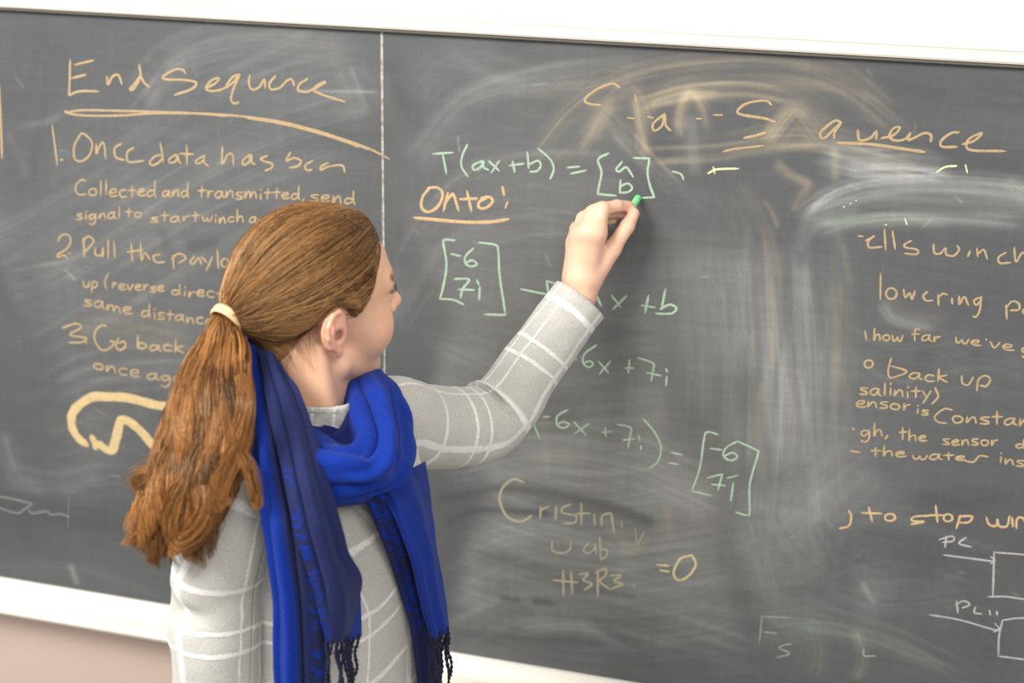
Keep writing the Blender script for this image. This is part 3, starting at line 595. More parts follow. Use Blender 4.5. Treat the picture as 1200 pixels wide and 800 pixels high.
write('o', 3.6, 'deeper orange line g to stop winch', R_, [
 [(994.8, 597.9), (997.5, 604.8), (994.8, 615.8), (983.8, 619)], [(1018, 593.8), (1022, 610)], [(1010, 600.6), (1033, 601.5)], circ(1043, 606, 6, 4.2), [(1090, 604), (1072, 605), (1069, 610), (1083, 611), (1068, 614)], [(1096.5, 592), (1098.7, 611.6)], [(1088, 603.4), (1104.8, 603.4)],
 circ(1111, 606.5, 5.2, 4.4), [(1121, 618.5), (1125.4, 603.4)], [(1124, 604.8), (1139, 604.8), (1135, 611.6), (1124, 612)], [(1156, 606), (1159, 614), (1167, 615.8), (1169, 608), (1171, 616), (1180, 616), (1183, 604)], [(1186, 606), (1187, 617)],
 [(1191, 618.5), (1192, 607.5), (1199, 607), (1204, 618)]])
write('w', 3.2, 'white chalk box with an arrow marked PC', R_, [
 [(1109, 628), (1107.5, 640.5)], [(1100.6, 632), (1115.8, 628), (1117, 633.6), (1104.8, 635)], [(1132, 629.5), (1124, 636.4), (1137.8, 640.5)], [(1106, 650), (1135, 653.7), (1165, 657.6)], [2.5, (1161, 652), (1166, 657), (1161, 660)],
 [(1165, 646), (1163.6, 698)], [(1165, 646.8), (1205, 650), (1290, 658)], [(1158.4, 698.8), (1179, 698.8), (1205, 702.5), (1290, 715)], [(1290, 658), (1288, 715)]])
write('w', 3.0, 'lower white chalk box with an arrow marked PC 11', R_, [
 [(1121, 703.8), (1122.6, 717.5)], [(1120, 708), (1129.5, 703.8), (1136.4, 708), (1128, 712)], [(1143, 710.6), (1142, 717.5), (1150, 719)], [(1159.8, 714.8), (1160.3, 720)], [(1168, 716), (1168.6, 720)], [(1089.6, 720), (1124, 725.8), (1162.5, 736.8), (1170.8, 737.3)],
 [2.5, (1166, 730), (1171, 737), (1164, 740)], [(1175, 725.8), (1170.8, 745), (1170, 768.4)], [(1175, 726.3), (1205, 724), (1290, 732)], [(1170, 768.4), (1205, 773), (1290, 786)], [(1290, 732), (1286, 786)]])
write('k', 3.4, 'faint rubbed white letters near the lower edge', R_, [[(891, 722), (925, 723.5)], [(893, 722), (890, 752)], [(895, 740), (910, 741.5)], [(928, 753.5), (913, 758), (925, 765.5), (910, 770)], [(1012, 760), (1013, 768), (1026, 768)]])
# ------------------------------------------------------------------ signed distance toolkit
def sd_ell(P, c, r):
    q = (P - np.array(c)) / np.array(r); k0 = np.linalg.norm(q, axis=-1); k1 = np.linalg.norm(q / np.array(r), axis=-1) + 1e-9
    return k0 * (k0 - 1) / k1
def sd_cone(P, a_, b_, ra, rb):
    a_ = np.array(a_, float); b_ = np.array(b_, float); d = b_ - a_
    t = np.clip(((P - a_) @ d) / (d @ d), 0, 1)
    return np.linalg.norm(P - a_ - t[..., None] * d, axis=-1) - (ra + (rb - ra) * t)
def smin(a_, b_, k):
    h = np.clip(0.5 + 0.5 * (b_ - a_) / k, 0, 1); return b_ * (1 - h) + a_ * h - k * h * (1 - h)
def smax(a_, b_, k): return -smin(-a_, -b_, k)
def surf_nets(fn, lo, hi, h):
    lo = np.array(lo, float); n = np.ceil((np.array(hi) - lo) / h).astype(int) + 1
    ax = [lo[i] + h * np.arange(n[i]) for i in range(3)]
    F = np.empty(n)
    for s0 in range(0, n[0], 16):
        g = np.stack(np.meshgrid(ax[0][s0:s0 + 16], ax[1], ax[2], indexing='ij'), -1); F[s0:s0 + 16] = fn(g)
    I = F < 0; c = I[:-1, :-1, :-1].astype(np.int8)
    cnt = sum(I[a_:n[0] - 1 + a_, b_:n[1] - 1 + b_, c_:n[2] - 1 + c_].astype(np.int8) for a_ in (0, 1) for b_ in (0, 1) for c_ in (0, 1))
    act = (cnt > 0) & (cnt < 8); idx = np.full(act.shape, -1, np.int64); cells = np.argwhere(act); idx[act] = np.arange(len(cells))
    acc = np.zeros((len(cells), 3)); w = np.zeros(len(cells))
    for ax_ in range(3):
        o1, o2 = [k for k in range(3) if k != ax_]
        for u in (0, 1):
            for v in (0, 1):
                off = np.zeros(3, int); off[o1] = u; off[o2] = v; p = cells + off; q = p.copy(); q[:, ax_] += 1
                fa = F[tuple(p.T)]; fb = F[tuple(q.T)]; m = (fa < 0) != (fb < 0); t = fa[m] / (fa[m] - fb[m])
                pos = p[m].astype(float); pos[:, ax_] += t; acc[m] += pos; w[m] += 1
    V = lo + h * acc / w[:, None]; Q = []
    for ax_ in range(3):
        o1, o2 = [(1, 2), (2, 0), (0, 1)][ax_]
        sl = [slice(None)] * 3; s2 = [slice(None)] * 3; sl[ax_] = slice(0, -1); s2[ax_] = slice(1, None)
        A, B = I[tuple(sl)], I[tuple(s2)]; E = np.argwhere(A != B)
        E = E[(E[:, o1] > 0) & (E[:, o2] > 0) & (E[:, o1] < n[o1] - 1) & (E[:, o2] < n[o2] - 1)]
        fl = A[tuple(E.T)]; e1 = np.zeros(3, int); e1[o1] = 1; e2 = np.zeros(3, int); e2[o2] = 1
        q = np.stack([idx[tuple((E - e1 - e2).T)], idx[tuple((E - e2).T)], idx[tuple(E.T)], idx[tuple((E - e1).T)]], -1)
        Q.append(np.where(fl[:, None], q, q[:, ::-1]))
    Q = np.concatenate(Q); return V, Q[(Q >= 0).all(1)]

# ------------------------------------------------------------------ the person: frames
HO = np.array([0.082, -0.477, 1.586])               # point between the ear canals
def rot(yaw, pitch, roll):
    cy, sy = math.cos(yaw), math.sin(yaw); cp, sp = math.cos(pitch), math.sin(pitch); cr, sr = math.cos(roll), math.sin(roll)
    return np.array([[cy, -sy, 0], [sy, cy, 0], [0, 0, 1]]) @ np.array([[cp, 0, -sp], [0, 1, 0], [sp, 0, cp]]) @ np.array([[1, 0, 0], [0, cr, -sr], [0, sr, cr]])
HR = rot(math.radians(48), math.radians(2.3), math.radians(6.2))
HS = 1.035
def h2w(p): return HO + (np.asarray(p, float) * HS) @ HR.T
def w2h(p): return ((np.asarray(p, float) - HO) @ HR) / HS
AX = np.array([0.33, 0.944, 0]); AX /= np.linalg.norm(AX)      # towards her left shoulder
FW = np.array([AX[1], -AX[0], 0])                              # the way her chest faces
TC = np.array([0.090, -0.495, 0.0])
def tw(s, f, z): return TC + AX * s + FW * f + np.array([0, 0, z])
SHR = tw(-.152, -.01, 1.372); SHL = tw(.140, .0, 1.385)
ELL = at(589, 484, -.188); WRL = at(679, 347, -.088)
ELR = at(258, 850, -.64) ; WRR = tw(-.19, .07, .865)

def sd_head(p, ears=True):
    q = p.copy(); q[..., 1] = np.abs(q[..., 1])    # symmetric
    d = sd_ell(q, (.003, 0, .042), (.092, .072, .073))
    d = smin(d, sd_ell(q, (.040, 0, .0), (.053, .058, .070)), .02)
    d = smin(d, sd_cone(q, (.012, .046, -.058), (.064, .012, -.090), .017, .014), .022)
    d = smin(d, sd_ell(q, (.046, 0, -.052), (.040, .045, .046)), .02)
    d = smin(d, sd_ell(q, (.072, 0, -.088), (.015, .017, .014)), .012)
    d = smin(d, sd_ell(q, (.058, .038, -.022), (.027, .027, .033)), .018)
    d = smin(d, sd_cone(q, (.089, .0, .036), (.076, .044, .036), .008, .008), .014)
    d = smax(d, -sd_ell(q, (.097, .031, .016), (.016, .019, .013)), .010)
    d = smin(d, sd_ell(q, (.0775, .031, .016), (.0128, .0145, .0128)), .003)
    d = smin(d, sd_cone(q, (.090, 0, .026), (.107, 0, -.008), .0065, .0088), .009)
    d = smin(d, sd_ell(q, (.109, 0, -.012), (.010, .010, .0085)), .006)
    d = smin(d, sd_ell(q, (.098, .0115, -.016), (.009, .0065, .007)), .005)
    d = smax(d, -sd_ell(q, (.1035, .0065, -.0215), (.005, .003, .0035)), .002)
    d = smin(d, sd_ell(q, (.088, 0, -.044), (.014, .026, .013)), .008)
    d = smin(d, sd_ell(q, (.0975, 0, -.0455), (.0065, .019, .0045)), .003)
    d = smin(d, sd_ell(q, (.096, 0, -.0565), (.0065, .017, .0052)), .003)
    d = smax(d, -sd_ell(q, (.1045, 0, -.0505), (.007, .024, .0012)), .002)
    if not ears: return d
    # ear: shell, rim, antihelix, lobe
    def E(u, v, w=0.0): return (-.006 + u * .94 + v * -.10 , .0755 + w - u * .30, v * 1.0 + u * .10)
    ear = sd_ell(q, E(-.006, .004, .002), (.017, .0045, .026))
    rim = [E(.010, .004, -.002), E(.011, .018, .003), E(.003, .029, .007), E(-.009, .029, .009), E(-.0175, .018, .009), E(-.0185, .003, .008), E(-.013, -.012, .006), E(-.006, -.021, .003)]
    for i in range(len(rim) - 1): ear = smin(ear, sd_cone(q, rim[i], rim[i + 1], .0032, .0032), .002)
    ear = smin(ear, sd_ell(q, E(-.002, -.024, .001), (.0075, .0045, .0085)), .004)
    ah = [E(-.006, .020, .006), E(-.0115, .006, .007), E(-.008, -.009, .006)]
    for i in range(2): ear = smin(ear, sd_cone(q, ah[i], ah[i + 1], .0028, .0030), .002)
    ear = smin(ear, sd_ell(q, E(.008, -.004, .001), (.0035, .005, .006)), .003)
    d = smin(d, ear, .005)
    d = smax(d, -sd_ell(q, E(-.001, -.002, .008), (.0068, .009, .0085)), .003)
    d = smax(d, -sd_ell(q, E(-.003, .016, .009), (.004, .004, .006)), .002)
    return d
NKB = tw(0, -.005, 1.40)                          # base of the neck
def sd_neck(P):
    top = h2w((-.022, 0, -.02)); mid = (top + NKB) / 2 + FW * .006
    d = smin(sd_cone(P, top, mid, .048, .044), sd_cone(P, mid, NKB, .044, .056), .02)
    for s_ in (-1, 1):
        d = smin(d, sd_cone(P, h2w((-.018, s_ * .060, -.025)), tw(s_ * .018, .045, 1.395), .004, .004), .030)
    return d
# hand that writes: joints placed along what the photograph shows
def J(x, y, Y): return at(x, y, Y)
HW = J(680, 345, -.088)
MCP = [J(698, 273, -.088), J(689, 273, -.088), J(681, 277, -.080), J(675, 285, -.070)]
PIP = [J(706, 245, -.072), J(695, 250, -.068), J(684, 257, -.062), J(676, 268, -.054)]
DIP = [J(723, 241, -.050), J(714, 249, -.036), J(704, 258, -.031), J(694, 268, -.030)]
TIP = [J(737, 241, -.030), J(730, 249, -.018), J(718, 257, -.014), J(706, 267, -.014)]
TCM = J(692, 326, -.080); TMP = J(717, 292, -.064); TIPJ = J(735, 265, -.048); TTP = J(743, 250, -.032)
def sd_hand(P):
    bk = J(684, 330, -.088)
    d = sd_cone(P, HW, J(682, 330, -.086), .0245, .025)
    d = smin(d, sd_cone(P, J(686, 325, -.080), MCP[0], .020, .0150), .012)
    d = smin(d, sd_cone(P, J(683, 325, -.082), MCP[1], .020, .0150), .012)
    d = smin(d, sd_cone(P, J(678, 325, -.078), MCP[2], .020, .0145), .012)
    d = smin(d, sd_cone(P, J(675, 328, -.070), MCP[3], .019, .0135), .012)
    R3 = [(.0118, .0098, .0088, .0074), (.0120, .0100, .0088, .0075), (.0112, .0094, .0083, .0070), (.0100, .0082, .0073, .0062)]
    for i in range(4):
        r = R3[i]; f = sd_cone(P, MCP[i], PIP[i], r[0], r[1]); d = smin(d, f, .013); f = smin(f, sd_cone(P, PIP[i], DIP[i], r[1], r[2]), .003)
        f = smin(f, sd_cone(P, DIP[i], TIP[i], r[2], r[3]), .003); f = smin(f, sd_ell(P, PIP[i], (r[1] * 1.08,) * 3), .003)
        d = smin(d, f, .0075 if i else .005)
    t = sd_cone(P, TCM, TMP, .0185, .0135); t = smin(t, sd_cone(P, TMP, TIPJ, .0122, .0108), .006); t = smin(t, sd_cone(P, TIPJ, TTP, .0108, .0082), .004)
    d = smin(d, t, .007)
    for i in range(3): d = smin(d, sd_ell(P, MCP[i] + np.array([0, -.003, .002]), (.0105,) * 3), .012)
    return d
def sd_rhand(P):
    w_ = WRR; dn = np.array([.05, .0, -1.0]); dn /= np.linalg.norm(dn); sd = FW
    d = sd_cone(P, w_, w_ + dn * .075, .024, .028); k = [(-.026, .055), (-.009, .066), (.009, .068), (.026, .060)]
    d = np.full(P.shape[:-1], 1.0) if False else d
    for i, (o_, L_) in enumerate(k):
        a_ = w_ + dn * .085 + sd * o_ * 1.0; b_ = a_ + dn * L_ * .55 + AX * .006; c_ = b_ + dn * L_ * .5 + AX * .018
        d = smin(d, smin(sd_cone(P, a_, b_, .0095, .0085), sd_cone(P, b_, c_, .0085, .0068), .002), .004)
        d = smin(d, sd_cone(P, w_ + dn * .02 + sd * o_ * .5, a_, .016, .011), .010)
    a_ = w_ + dn * .025 + sd * .02; b_ = a_ + dn * .035 + sd * .028; c_ = b_ + dn * .045 + sd * .006
    return smin(d, smin(sd_cone(P, a_, b_, .013, .011), sd_cone(P, b_, c_, .0105, .008), .003), .008)
HIP = .90
def sd_rest(P):
    q = P - TC; s_ = q @ AX; f_ = q @ FW; z_ = P[..., 2]; T = np.stack([s_, f_, z_], -1)
    d = sd_ell(T, (0, -.005, 1.29), (.150, .092, .135)); d = smin(d, sd_ell(T, (0, 0, 1.13), (.118, .088, .17)), .05)
    d = smin(d, sd_ell(T, (0, -.012, .93), (.150, .105, .13)), .06)
    for s in (-1, 1):
        d = smin(d, sd_ell(T, (s * .062, .075, 1.255), (.055, .045, .055)), .03)
        d = smin(d, sd_cone(T, (s * .02, -.01, 1.405), (s * .145, -.005, 1.37), .035, .038), .03)
    for S_, E_, W_ in ((SHR, ELR, WRR), (SHL, ELL, HW)):
        d = smin(d, sd_cone(P, S_, E_, .044, .036), .03); d = smin(d, sd_cone(P, E_, W_, .035, .0245), .012)
    d = smin(d, sd_neck(P), .025)
    for s in (-1, 1):
        h_ = np.array([s * .082, 0, HIP - .03]); k_ = np.array([s * .088, .015, .48]); a_ = np.array([s * .092, -.012, .085])
        l_ = smin(sd_cone(T, h_, k_, .082, .055), sd_cone(T, k_ + [0, 0, 0], a_, .052, .036), .03)
        l_ = smin(l_, sd_cone(T, (s * .092, -.025, .045), (s * .100, .135, .035), .034, .026), .02)
        d = smin(d, l_, .03)
    return d

a = NT('skin', 0.42, 0.4)
sk = a.n('ShaderNodeVertexColor', layer_name='tint').outputs[0]; o_ = a.obj()
blot = a.noise(o_, 55, 4, 0.6)
a.base(a.n('ShaderNodeMix', {0: 1.0}, data_type='RGBA', blend_type='MULTIPLY').outputs[2])
mx = a.t.nodes[-1]; a.l(sk, mx.inputs[6]); a.l(a.ramp(blot, [(0.3, (0.93, 0.90, 0.88)), (0.7, (1.0, 1.0, 1.0))]), mx.inputs[7])
a.p.inputs['Subsurface Weight'].default_value = 0.18; a.p.inputs['Subsurface Radius'].default_value = (1.0, 0.35, 0.2); a.p.inputs['Subsurface Scale'].default_value = 0.006
a.bump(a.noise(o_, 900, 2), 0.10, 0.0006); M_skin = a.m

woman = empty('person', (0.09, -0.5, 0.0), 'woman in grey plaid sweater and blue scarf writing on the blackboard with her left hand', 'person')
def in_woman(o): return keep(o, woman)
def w_head(P): return np.minimum(sd_head(w2h(P)) * HS, 9)
def fn_head(P): return smin(w_head(P), sd_neck(P), .012)
Vh, Fh = surf_nets(fn_head, HO - [.135, .135, .165], HO + [.145, .145, .165], .0018)
Va, Fa = surf_nets(lambda P: smin(sd_hand(P), sd_cone(P, HW, HW + (ELL - HW) * .5, .0235, .030), .006), [HW[0] - .10, -.16, HW[2] - .10], [TTP[0] + .02, 0.0, PIP[0][2] + .025], .0014)
Vr, Fr = surf_nets(sd_rhand, WRR - [.07, .07, .19], WRR + [.07, .07, .03], .0030)
Vb, Fb = surf_nets(sd_rest, [-.12, -.80, -.01], [.37, -.03, 1.52], .006)
parts = [(Vh, Fh), (Va, Fa), (Vr, Fr), (Vb, Fb)]
VV = []; FF = []; n0 = 0
for v, f in parts: VV.append(v); FF.append(f + n0); n0 += len(v)
body = mesh('body', np.vstack(VV), np.vstack(FF), M_skin)
md = body.modifiers.new('union', 'REMESH'); md.mode = 'VOXEL'; md.voxel_size = 0.0019; md.use_smooth_shade = True
dg = bpy.context.evaluated_depsgraph_get(); me2 = bpy.data.meshes.new_from_object(body.evaluated_get(dg))
body.modifiers.clear(); body.data = me2
nv = len(me2.vertices); co = np.empty(nv * 3, np.float32); me2.vertices.foreach_get('co', co); co = co.reshape(-1, 3).astype(float)
hp = w2h(co); hq = hp.copy(); hq[:, 1] = np.abs(hq[:, 1])
tint = np.tile(np.array([0.71, 0.43, 0.29]), (nv, 1))
def blend(mask, col):
    global tint
    tint = tint * (1 - mask[:, None]) + np.array(col) * mask[:, None]
nearh = np.linalg.norm(hp, axis=1) < .17
blend(nearh * np.exp(-(np.linalg.norm((hq - [.075, .046, -.016]) / [.03, .022, .024], axis=1)) ** 2) * .45, (0.80, 0.37, 0.27))
blend(nearh * np.exp(-(np.linalg.norm((hq - [.110, 0, -.012]) / [.012, .016, .014], axis=1)) ** 2) * .35, (0.82, 0.37, 0.28))
blend(nearh * smooth(.001 - np.minimum(sd_ell(hq, (.0985, 0, -.0455), (.0075, .020, .0052)), sd_ell(hq, (.097, 0, -.0565), (.0075, .018, .006))), 0, .0015) * .8, (0.62, 0.22, 0.18))
blend(nearh * (hq[:, 1] > .070) * (hq[:, 2] > -.035) * smooth(hq[:, 0], .03, .0) * .35, (0.82, 0.36, 0.26))
brow = sd_cone(hq, (.090, .014, .0365), (.079, .047, .041), .0042, .0028); blend(nearh * smooth(-brow, -.005, .0), (0.13, 0.07, 0.035))
lash = np.abs(sd_ell(hq, (.0775, .031, .016), (.0134, .0150, .0134))); blend(nearh * (hq[:, 0] > .078) * np.exp(-((hq[:, 2] - .0215) / .0016) ** 2) * (hq[:, 1] > .019) * (hq[:, 1] < .046), (0.10, 0.05, 0.03))
hd = np.abs(co - np.array(TIP[0])).sum(1); 
for T_ in (TTP, TIP[0], TIP[1], TIP[2]): blend(np.exp(-(np.linalg.norm(co - T_, axis=1) / .013) ** 2) * .45, (0.85, 0.36, 0.26))
for T_ in (*MCP, *PIP): blend(np.exp(-(np.linalg.norm(co - (T_ + [0, -.01, .006]), axis=1) / .010) ** 2) * .16, (0.84, 0.40, 0.30))
blend(smooth(co[:, 0], .29, .33) * .5, (0.80, 0.55, 0.42)); vattr(body, 'tint', tint); me2.polygons.foreach_set('use_smooth', [True] * len(me2.polygons))  # writing hand paler: the stronger light on it is painted into the tint
in_woman(body)
# nails: thumb and index
def nail(tip, back, up, name='fingernail'):
    ax = np.array(tip) - np.array(back); ax /= np.linalg.norm(ax); up = np.array(up, float); up -= ax * (up @ ax); up /= np.linalg.norm(up); sd = np.cross(ax, up)
    V = []
    for i in range(7):
        for j in range(7):
            u = -1 + i / 3; v = -1 + j / 3; wd = .0050 * math.sqrt(max(.05, 1 - (max(0, u)) ** 4 * .8))
            V.append(np.array(tip) - ax * .003 + ax * u * .0055 + sd * v * wd + up * (.0083 - .0022 * v * v - .001 * max(0, u)))
    return V, grid_faces(7, 7)
a = NT('nail_pink', 0.25, 0.5); a.base((0.86, 0.60, 0.50)); M_nail = a.m
for tp, bk, up in ((TTP, TIPJ, (.7, -.35, -.3)),):
    V, F = nail(tp, bk, up); o = mesh('fingernail', V, F, M_nail, body)
    s_ = o.modifiers.new('t', 'SOLIDIFY'); s_.thickness = .0008
    o.parent = body
# eyes
a = NT('eyeball', 0.12, 0.6); ge = a.n('ShaderNodeTexCoord').outputs['Generated']
gx = a.n('ShaderNodeSeparateXYZ', {0: a.obj()})
dx = a.math('SQRT', a.math('ADD', a.math('POWER', gx.outputs[1], 2.0), a.math('POWER', gx.outputs[2], 2.0)))
ir = a.mix(a.math('GREATER_THAN', dx, 0.0022), (0.01, 0.01, 0.01), (0.10, 0.16, 0.20)); fr = a.math('GREATER_THAN', gx.outputs[0], 0.0)
a.base(a.mix(a.math('GREATER_THAN', dx, 0.0056), ir, (0.78, 0.74, 0.70))); M_eye = a.m
for s in (-1, 1):
    bm = bmesh.new(); bmesh.ops.create_uvsphere(bm, u_segments=24, v_segments=16, radius=.0118 * HS)
    me = bpy.data.meshes.new('eye'); bm.to_mesh(me); bm.free(); e = link('eye', me, M_eye)
    p = h2w((.0795, s * .031, .0155)); e.matrix_world = Matrix.Translation(p) @ Matrix(HR.tolist()).to_4x4()
    e.parent = body; e.matrix_parent_inverse = Matrix()
# ------------------------------------------------------------------ sweater
def plaid(name, P0=.172):
    a = NT(name, 0.95, 0.1); uv = a.uv(); sp = a.n('ShaderNodeSeparateXYZ', {0: uv}); o = a.obj()
    wob = a.noise(uv, 14, 4, 0.7)
    def lines(c, other, thin):
        c = a.math('ADD', c, a.math('MULTIPLY', a.math('SUBTRACT', wob, 0.5), 0.010))
        m = None
        for off, wd in ((0.0, .0052), (.070, .0030 * thin), (.098, .0030 * thin)):
            d = a.math('PINGPONG', a.math('SUBTRACT', c, off), P0 / 2)
            # brushed, braided edge of the white yarn
            br = a.math('MULTIPLY', a.math('ABSOLUTE', a.math('SINE', a.math('MULTIPLY', a.math('ADD', other, a.math('MULTIPLY', c, 0.8)), 820.0))), .0011)
            x = a.mr(d, a.math('ADD', br, wd), a.math('ADD', br, wd * .45), 0, 1); x.node.clamp = True
            m = x if m is None else a.math('MAXIMUM', m, x)
        return m
    m = a.math('MAXIMUM', lines(sp.outputs[0], sp.outputs[1], .55), lines(sp.outputs[1], sp.outputs[0], 1.0))
    fz = a.noise(o, 420, 4, 0.75); fz2 = a.noise(o, 90, 3)
    m = a.math('MULTIPLY', m, a.mr(fz, 0.28, 0.52, 0.55, 0.98))
    g = a.mix(a.mr(fz, 0.3, 0.7), (0.36, 0.36, 0.335), (0.62, 0.615, 0.575))
    g = a.mix(a.mr(fz2, 0.35, 0.65, 0, .4), g, (0.50, 0.495, 0.465))
    a.base(a.mix(m, g, (0.92, 0.90, 0.87)))
    h = a.math('ADD', a.math('MULTIPLY', fz, 1.0), a.math('MULTIPLY', m, 0.8))
    a.bump(h, 0.75, 0.0028); a.p.inputs['Sheen Weight'].default_value = 0.35; a.p.inputs['Sheen Roughness'].default_value = 0.6
    return a.m
M_plaid = plaid('grey_plaid_knit')
def frames(C, up0):
    C = np.asarray(C, float); T = np.gradient(C, axis=0); T /= np.linalg.norm(T, axis=1)[:, None]
    U = np.zeros_like(C); u = np.array(up0, float)
    for i in range(len(C)):
        u = u - T[i] * (u @ T[i]); u /= np.linalg.norm(u); U[i] = u
    return T, U, np.cross(T, U)
def tube(name, C, ra, rb, up0, mat, parent, nseg=96, fold=None, u0=0.0, v0=0.0, caps=(False, False), n=10, power=2.0, urad=None, thick=0.0022, uvf=None):
    """soft tube through C; ra along the carried up vector, rb across; UV in metres"""
    Cc = crom(C, n); k = np.linspace(0, 1, len(Cc)); kk = np.linspace(0, 1, len(ra))
    A = np.interp(k, kk, ra); B = np.interp(k, kk, rb)
    ker = np.array([1, 2, 3, 2, 1]) / 9.; 
    if len(A) > 12:
        A = np.convolve(np.pad(A, 2, 'edge'), ker, 'valid'); B = np.convolve(np.pad(B, 2, 'edge'), ker, 'valid')
    T, U, Wv = frames(Cc, up0); L = np.concatenate([[0], np.cumsum(np.linalg.norm(np.diff(Cc, axis=0), axis=1))])
    th = np.linspace(0, 2 * math.pi, nseg + 1)
    cs, sn = np.cos(th), np.sin(th); cs = np.sign(cs) * np.abs(cs) ** (2 / power); sn = np.sign(sn) * np.abs(sn) ** (2 / power)
    D = U[:, None] * (A[:, None] * cs)[..., None] + Wv[:, None] * (B[:, None] * sn)[..., None]
    P = Cc[:, None] + D; N = D / (np.linalg.norm(D, axis=-1)[..., None] + 1e-9)
    if fold is not None: P = P + N * fold(k[:, None], th[None, :], L[:, None], P)[..., None]
    mr_ = urad or float((A.mean() + B.mean()) / 2)
    UV = np.stack([np.broadcast_to(u0 + th[None] * mr_, P.shape[:2]), np.broadcast_to(v0 + L[:, None], P.shape[:2])], -1)
    if uvf is not None: UV = uvf(UV, th[None, :], L[:, None])
    o = mesh(name, P.reshape(-1, 3), grid_faces(len(Cc), nseg + 1), mat, None); uvmap(o, UV.reshape(-1, 2))
    if thick:
        s_ = o.modifiers.new('thickness', 'SOLIDIFY'); s_.thickness = thick; s_.offset = -1
    if parent is not None: in_woman(o) if parent is woman else keep(o, parent)
    return o
def g_(x, c, w): return np.exp(-((x - c) / w) ** 2)
# torso
def torso_uv(UV, th, L):
    t_ = np.where(th > math.pi, th - 2 * math.pi, th)      # the raised arm pulls the knit up and across
    UV = UV.copy(); UV[..., 1] += .11 * (1 - smooth(np.abs(t_ - .35), 0, 1.75)); UV[..., 0] += .42 * np.minimum(L, .22) * smooth(math.pi - np.abs(t_), .2, 1.0)
    return UV
tz = [1.452, 1.440, 1.425, 1.405, 1.375, 1.33, 1.27, 1.20, 1.12, 1.04, .96, .90]
tc = [tw(0, .006, z) for z in tz]; tc = [tw(0, f, z) for z, f in zip(tz, (.012, .010, .004, 0, 0, .002, .010, .010, .006, .002, 0, 0))]
tra = [.062, .072, .098, .135, .152, .148, .148, .145, .147, .158, .168, .176]
trb = [.058, .066, .076, .090, .106, .118, .124, .124, .122, .126, .134, .140]
def fold_torso(k, th, L, P):
    return .0045 * vnoise(P, 9, 1) + .0022 * vnoise(P * np.array([1, 1, .45]), 24, 2) + .0012 * vnoise(P, 60, 3)
torso = tube('sweater_body', tc, tra, trb, AX, M_plaid, woman, 160, fold_torso, u0=.035, v0=.02, n=8, power=2.25, urad=.15, uvf=torso_uv)
torso['label'] = 'grey and white plaid sweater body'
# mock neck collar
NB = tw(0, .010, 1.425); NT_ = NB + np.array([.004, .004, .058])
collar = tube('collar', [NB - [0, 0, .012], NB + [.001, 0, .012], (NB + NT_) / 2 + [.001, 0, .008], NT_ - [0, 0, .006], NT_], [.072, .063, .058, .056, .054], [.068, .061, .057, .055, .053], AX, M_plaid, woman, 80,
    lambda k, th, L, P: .0018 * vnoise(P, 40, 5) + .0008 * np.sin(th * 60), u0=.03, v0=.028, n=6, thick=.004)
# right sleeve, hanging
SR0 = SHR
def fold_sr(k, th, L, P):
    f = .0045 * vnoise(P, 13, 7) + .0016 * vnoise(P, 45, 8)
    zc = P[..., 2]
    f = f + .012 * g_(zc, at(200, 648, -.62)[2], .022) * g_(((th - SR_BACK + math.pi) % (2 * math.pi)) - math.pi, 0, .55) - .010 * g_(zc, at(205, 680, -.62)[2], .013) * g_(((th - SR_BACK + math.pi) % (2 * math.pi)) - math.pi, 0, .6)
    return f
SR_BACK = math.pi * 0.5
src = [SHR + AX * .045 + np.array([0, 0, .012]), SHR + AX * .012 + [0, 0, .004], SHR - AX * .006 + [0, 0, -.04], at(258, 680, -.64), at(257, 760, -.645), ELR + [0, 0, .02], ELR + [.02, 0, -.03], (ELR + WRR) / 2 + [0.01, 0, -.01], WRR + [0, 0, .01]]
M_sl = M_plaid
sleeve_r = tube('sleeve', src, [.052, .060, .062, .060, .058, .057, .056, .050, .042], [.050, .058, .060, .059, .058, .057, .054, .048, .040], FW, M_sl, woman, 110, fold_sr, u0=.082, v0=.060, n=12, power=2.1)
sleeve_r['label'] = 'right sleeve hanging down'
# left sleeve, raised
lp = [SHL - AX * .05 + [0, 0, .0], at(455, 492, -.385), at(490, 500, -.325), at(530, 500, -.27), at(566, 494, -.222), at(592, 474, -.190), at(618, 434, -.156), at(648, 394, -.122), at(681, 352, -.088)]
def fold_sl(k, th, L, P):
    f = .0035 * vnoise(P, 15, 11) + .0013 * vnoise(P, 50, 12)
    inner = (np.cos(th) * .5 + .5) ** 2      # th = 0 faces up / inside of the bend
    f = f + inner * (-.010 * g_(k, .575, .016) + .006 * g_(k, .545, .014) + .006 * g_(k, .60, .014) - .004 * g_(k, .515, .010))
    lo = (np.cos(th - math.pi * .78) * .5 + .5) ** 4
    f = f + lo * (.005 * g_(k, .42, .16))
    return f
sleeve_l = tube('sleeve', lp, [.062, .060, .058, .056, .054, .052, .048, .045, .0440], [.060, .058, .056, .055, .055, .053, .048, .044, .0430], (0, .25, 1), M_sl, woman, 120, fold_sl, u0=.060, v0=.0, n=14, power=2.0, urad=.0505, uvf=lambda UV, th, L: np.stack([UV[..., 0], L.max() - UV[..., 1] - .026], -1))
sleeve_l['label'] = 'left sleeve of the raised arm'
